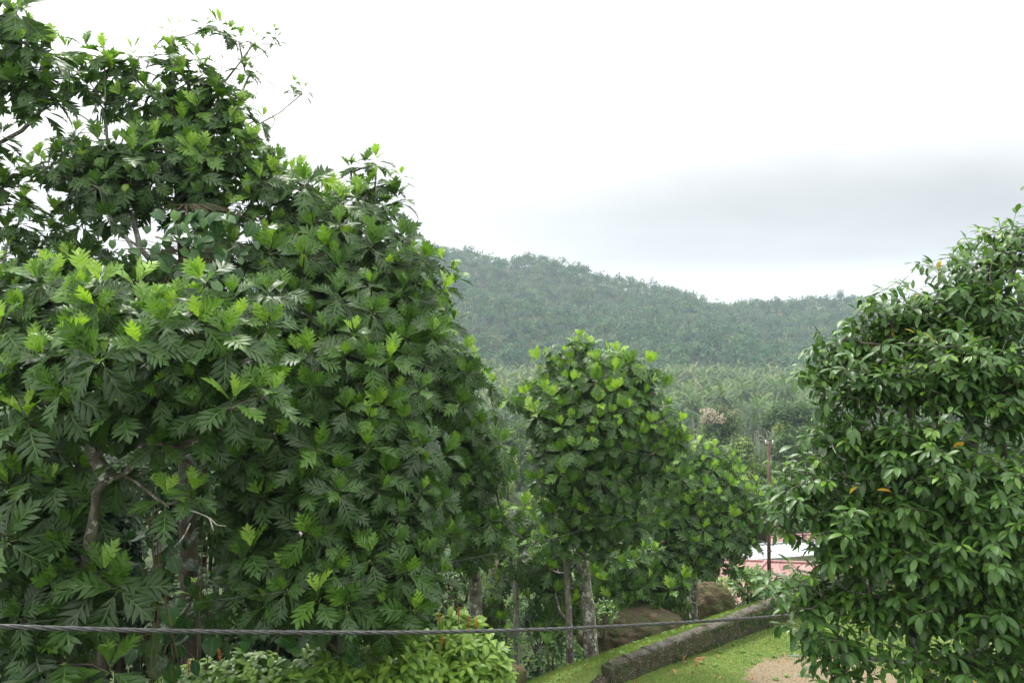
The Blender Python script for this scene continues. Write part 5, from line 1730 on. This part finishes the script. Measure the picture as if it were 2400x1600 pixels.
shrub('large pale yellow-green shrub with orange flower spikes under the cable, beside the mossy trunk', 1080, 1530, 12.2, 240, 185, 260, .62, .21, [(1075, 1437), (1098, 1458), (1117, 1464), (1030, 1452), (1036, 1502)])
shrub('middle pale green shrub spreading at the bottom edge left of the largest one', 925, 1548, 11.6, 270, 150, 260, .6, .21, [(880, 1502), (916, 1505)])
shrub('low pale green shrub in the corner under the largest one, by the low brown rock', 1150, 1590, 12.3, 120, 70, 70, .66, .2)
shrub('dark green shrub with yellow leaf veins beneath the round vine leaves', 745, 1580, 11.0, 220, 90, 170, .4, .22)
shrub('yellow veined shrub at the bottom edge beside the hanging vines', 580, 1585, 11.0, 210, 85, 150, .45, .23, [(515, 1538), (442, 1562)])
shrub('shaded yellow veined shrub lowest at left under the hanging vines', 440, 1600, 11.3, 150, 60, 70, .35, .23)

# climbing vine leaves
def vine(label, pts, leaf, tint0, path, n_extra=0):
    base = np.array(path[0])
    root = thing('climbing_vine', label, 'vine', tuple(base))
    mb = MB()
    V, F = tube(np.array(path), .014, 6); mb.add(V, F)
    lv = Leaves('po')
    for p in pts:
        j = int(np.argmin(np.linalg.norm(np.array(path) - p, axis=1)))
        V, F = tube([path[j], (np.array(path[j]) + p) / 2 + [0, 0, .05], p], [.006, .005, .004], 4); mb.add(V, F)
        d = nrm([RNG.normal(0, .8), -.45, -.6 + RNG.normal(0, .4)])
        lv.add(p, d, nrm(np.array([RNG.normal(0, .5), -.6, .8])), leaf * RNG.uniform(.6, 1.3), tint0 + RNG.normal(0, .15))
    mb.build('stem', M['vinebark'], root, base)
    lv.arr(); ALL.append((lv, root, 'leaf'))


vp = []
for k in range(150):
    a, b = RNG.normal(445, 65), RNG.uniform(490, 745)
    vp.append(P(a, b, 11.75 - .5 * math.exp(-((a - 445) / 70) ** 2) + RNG.normal(0, .15)))
vine('variegated climbing vine with cream streaked round leaves on the tallest breadfruit trunk', vp, .23, .5, [np.array([-5.5, 12.6, 0.0]), P(450, 1000, 12.3), P(440, 760, 12.1), P(430, 600, 12.0), P(440, 480, 12.1)])
vp = [P(a, b, 11.2) for a, b in [(580, 1490), (650, 1490), (725, 1490), (725, 1535), (770, 1540), (610, 1540), (690, 1510), (560, 1470), (530, 1500), (800, 1520), (600, 1455), (650, 1545), (500, 1480), (760, 1480), (545, 1535), (830, 1545)]]
vine('climbing vine with big round green leaves just below the cable above the yellow veined shrubs', vp, .30, .42, [np.array([-3.6, 11.7, .2]), P(640, 1560, 11.6), P(660, 1480, 11.6), P(700, 1400, 11.7)])
vp = [P(RNG.normal(385, 50), RNG.uniform(1240, 1560), 10.9 + RNG.normal(0, .25)) for k in range(60)]
vine('shadowed climbing vine with round leaves among the hanging roots', vp, .26, .2, [np.array([-5.0, 11.2, .1]), P(400, 1500, 11.2), P(385, 1350, 11.1), P(380, 1200, 11.1)])

# hanging aerial roots
HV = [(362, 1010, 1600, 10.1, .010, 'pale brown hanging root passing the small leafy knot under the low bright shoot'), (370, 1180, 1600, 10.2, .009, 'second root of the brown pair hanging below the low bright shoot'), (377, 1250, 1600, 10.3, .006, 'finest root hanging just right of the brown pair below the low shoot'), (476, 1040, 1560, 10.6, .011, 'straight thin hanging root in the darkest gap of the trees'),
      (484, 1080, 1580, 10.8, .007, 'finer root hanging close to the right of the straight root in the darkest gap'), (519, 1060, 1540, 11.2, .006, 'long thin root hanging between the darkest gap and the dense leaves to its right'), (330, 1330, 1600, 10.6, .006, None), (345, 1420, 1600, 10.6, .008, None), (352, 1400, 1600, 10.5, .005, None), (395, 1380, 1590, 10.8, .006, None), (410, 1430, 1600, 10.9, .007, None), (318, 1440, 1600, 10.7, .005, None),
      (455, 1150, 1560, 11.0, .005, None), (508, 1180, 1560, 11.3, .005, None), (540, 1300, 1530, 11.4, .006, 'short thin root left of the one ending above the round vine leaves'), (570, 1380, 1500, 11.3, .007, 'short root ending above the round vine leaves, last of the roots towards the shrubs')]
for px, y0, y1, d, r, lb in HV:
    n = 26
    f = np.linspace(0, 1, n)
    top, bot = P(px, y0, d), P(px + RNG.normal(0, 4), y1, d)
    pts = top + (bot - top) * f[:, None]
    pts[:, 0] += .035 * np.sin(f * RNG.uniform(5, 12) + RNG.uniform(0, 6)) * f + .02 * (np.cumsum(RNG.normal(0, .25, n)) * .3)
    V, F = tube(pts, r * RNG.uniform(.8, 1.15, n), 5)
    V -= bot
    o = obj('hanging_root', mesh_np('hanging_root', V, F, M['vinebark']), loc=tuple(bot))
    tag(o, lb or 'thin brown root hanging straight down in the shadow of the breadfruit trees', 'vine', 'aerial roots hanging from the breadfruit trees')
pl = [P(372, 1320, 10.1), P(385, 1390, 10.1), P(400, 1470, 10.2), P(412, 1520, 10.2), P(425, 1580, 10.3)]
V, F = tube(np.array(pl), [.010, .011, .010, .009, .008], 6)
tag(obj('hanging_root', mesh_np('hanging_root', V - pl[-1], F, M['vinebark']), loc=tuple(pl[-1])), 'slanting brown root crossing from the hanging pair down to the shrubs', 'vine', 'aerial roots hanging from the breadfruit trees')

# wiry creeper at the tree top
root = thing('creeper', 'wiry creeper with looping bare tendrils beside the highest twigs', 'vine', tuple(P(480, 300, 13.3)))
mb = MB()
for pl in [[(566, 140), (600, 165), (630, 190), (650, 210), (672, 220), (700, 212), (712, 206)], [(590, 165), (605, 200), (598, 235), (585, 250)], [(572, 142), (615, 128), (635, 105), (643, 85)], [(585, 290), (615, 307), (638, 300), (645, 280), (636, 265)], [(600, 168), (625, 178), (650, 205), (690, 200)], [(480, 70), (490, 100), (515, 130), (548, 148)], [(515, 60), (522, 120), (518, 180)], [(560, 90), (565, 120), (572, 145)], [(548, 175), (540, 200), (532, 215)], [(540, 50), (556, 110), (560, 150)], [(590, 90), (580, 130), (566, 150)]]:
    q = np.array([P(a, b, 13.4) for a, b in pl])
    t2 = np.linspace(0, len(q) - 1, (len(q) - 1) * 5 + 1)
    q2 = np.stack([np.interp(t2, np.arange(len(q)), q[:, i]) for i in range(3)], 1)
    for _ in range(3):
        q2[1:-1] = (q2[:-2] + 2 * q2[1:-1] + q2[2:]) / 4
    V, F = tube(q2, .006, 5); mb.add(V, F)
mb.build('tendrils', M['vinebark'], root, root.location)

# ------------------------------------------------------------------ overhead cables
def cable_curve(n):
    px = np.array([-1500, -600, -120, 0, 300, 600, 980, 1300, 1600, 1860, 2050, 2500, 4200]); py = np.array([1360, 1432, 1462, 1468, 1476, 1481, 1482, 1474, 1459, 1441, 1424, 1378, 1180])
    # depth grows towards the right
    s = np.linspace(-1500, 4200, n)
    inv = 1 / 6.6 + (1 / 13.5 - 1 / 6.6) * (s / 2000)
    d = 1 / (.5 * (inv + .05 + np.sqrt((inv - .05) ** 2 + 2e-4)))
    yy = np.interp(s, px, py)
    k = np.ones(81) / 81
    yy = np.convolve(np.pad(yy, 40, mode='edge'), k, 'valid')
    yy = np.convolve(np.pad(yy, 40, mode='edge'), k, 'valid')
    return np.stack([(s - 1200) / F_PX * d, d, H + (800 - yy) / F_PX * d], 1)[60:-60]


q = cable_curve(2000)
L = np.concatenate([[0], np.cumsum(np.linalg.norm(np.diff(q, axis=0), axis=1))])
root = thing('overhead_cable', 'thick twisted black overhead cable sagging across the whole view', 'cable', tuple(q[0]))
tan = nrm(np.gradient(q, axis=0)); u = nrm(np.cross(tan, [0, 0, 1.])); v = np.cross(tan, u)
for k in range(4):
    a = L * 2 * PI / .62 + k * PI / 2
    V, F = tube(q + (np.cos(a)[:, None] * u + np.sin(a)[:, None] * v) * .0125, .0105, 8)
    MB().add(V, F).build('strand', M['cable'], root, root.location)
s = np.linspace(0, 1, 60)
a, b = P(-60, 1478, 10.0), P(1500, 1205, 17)
w = a + (b - a) * s[:, None]; w[:, 2] -= .25 * np.sin(PI * s)
w[:, 1] = np.interp(s, [0, .55, 1], [8.6, 9.8, 17])
fp = np.array([np.interp(s, [0, .1, .5, .75, 1], [-60, 90, 780, 1180, 1500]), np.interp(s, [0, .1, .5, .75, 1], [1478, 1456, 1372, 1292, 1205])])
w = np.array([P(fp[0, i], fp[1, i], w[i, 1]) for i in range(60)])
V, F = tube(w, .003, 5)
tag(obj('thin_wire', mesh_np('thin_wire', V - w[0], F, M['cable']), loc=tuple(w[0])), 'thin single wire slanting up above the thick twisted cable', 'wire')

finish_leaves()

# ------------------------------------------------------------------ haze
V, Fq = box(0, 850, 92, 5600, 3100, 250)
m = bpy.data.materials.new('haze')
m.use_nodes = True
t = m.node_tree
t.nodes.clear()
out = t.nodes.new('ShaderNodeOutputMaterial')
vol = nd(t, 'ShaderNodeVolumePrincipled', i_Density=.0003, i_Anisotropy=.1)
vol.inputs['Color'].default_value = (.74, .86, .96, 1)
t.links.new(vol.outputs[0], out.inputs['Volume'])
obj('haze', mesh_np('haze', V, Fq, m, smooth_=False), kind='stuff')
print('objects', len(bpy.data.objects), 'tris', sum(len(o.data.polygons) for o in bpy.data.objects if o.type == 'MESH' and o.name.split('.')[0] in ('foliage', 'palms', 'crowns', 'grass', 'palm_grove', 'crown')), 'leaf objects', sum(o.name.startswith('leaf') for o in bpy.data.objects))
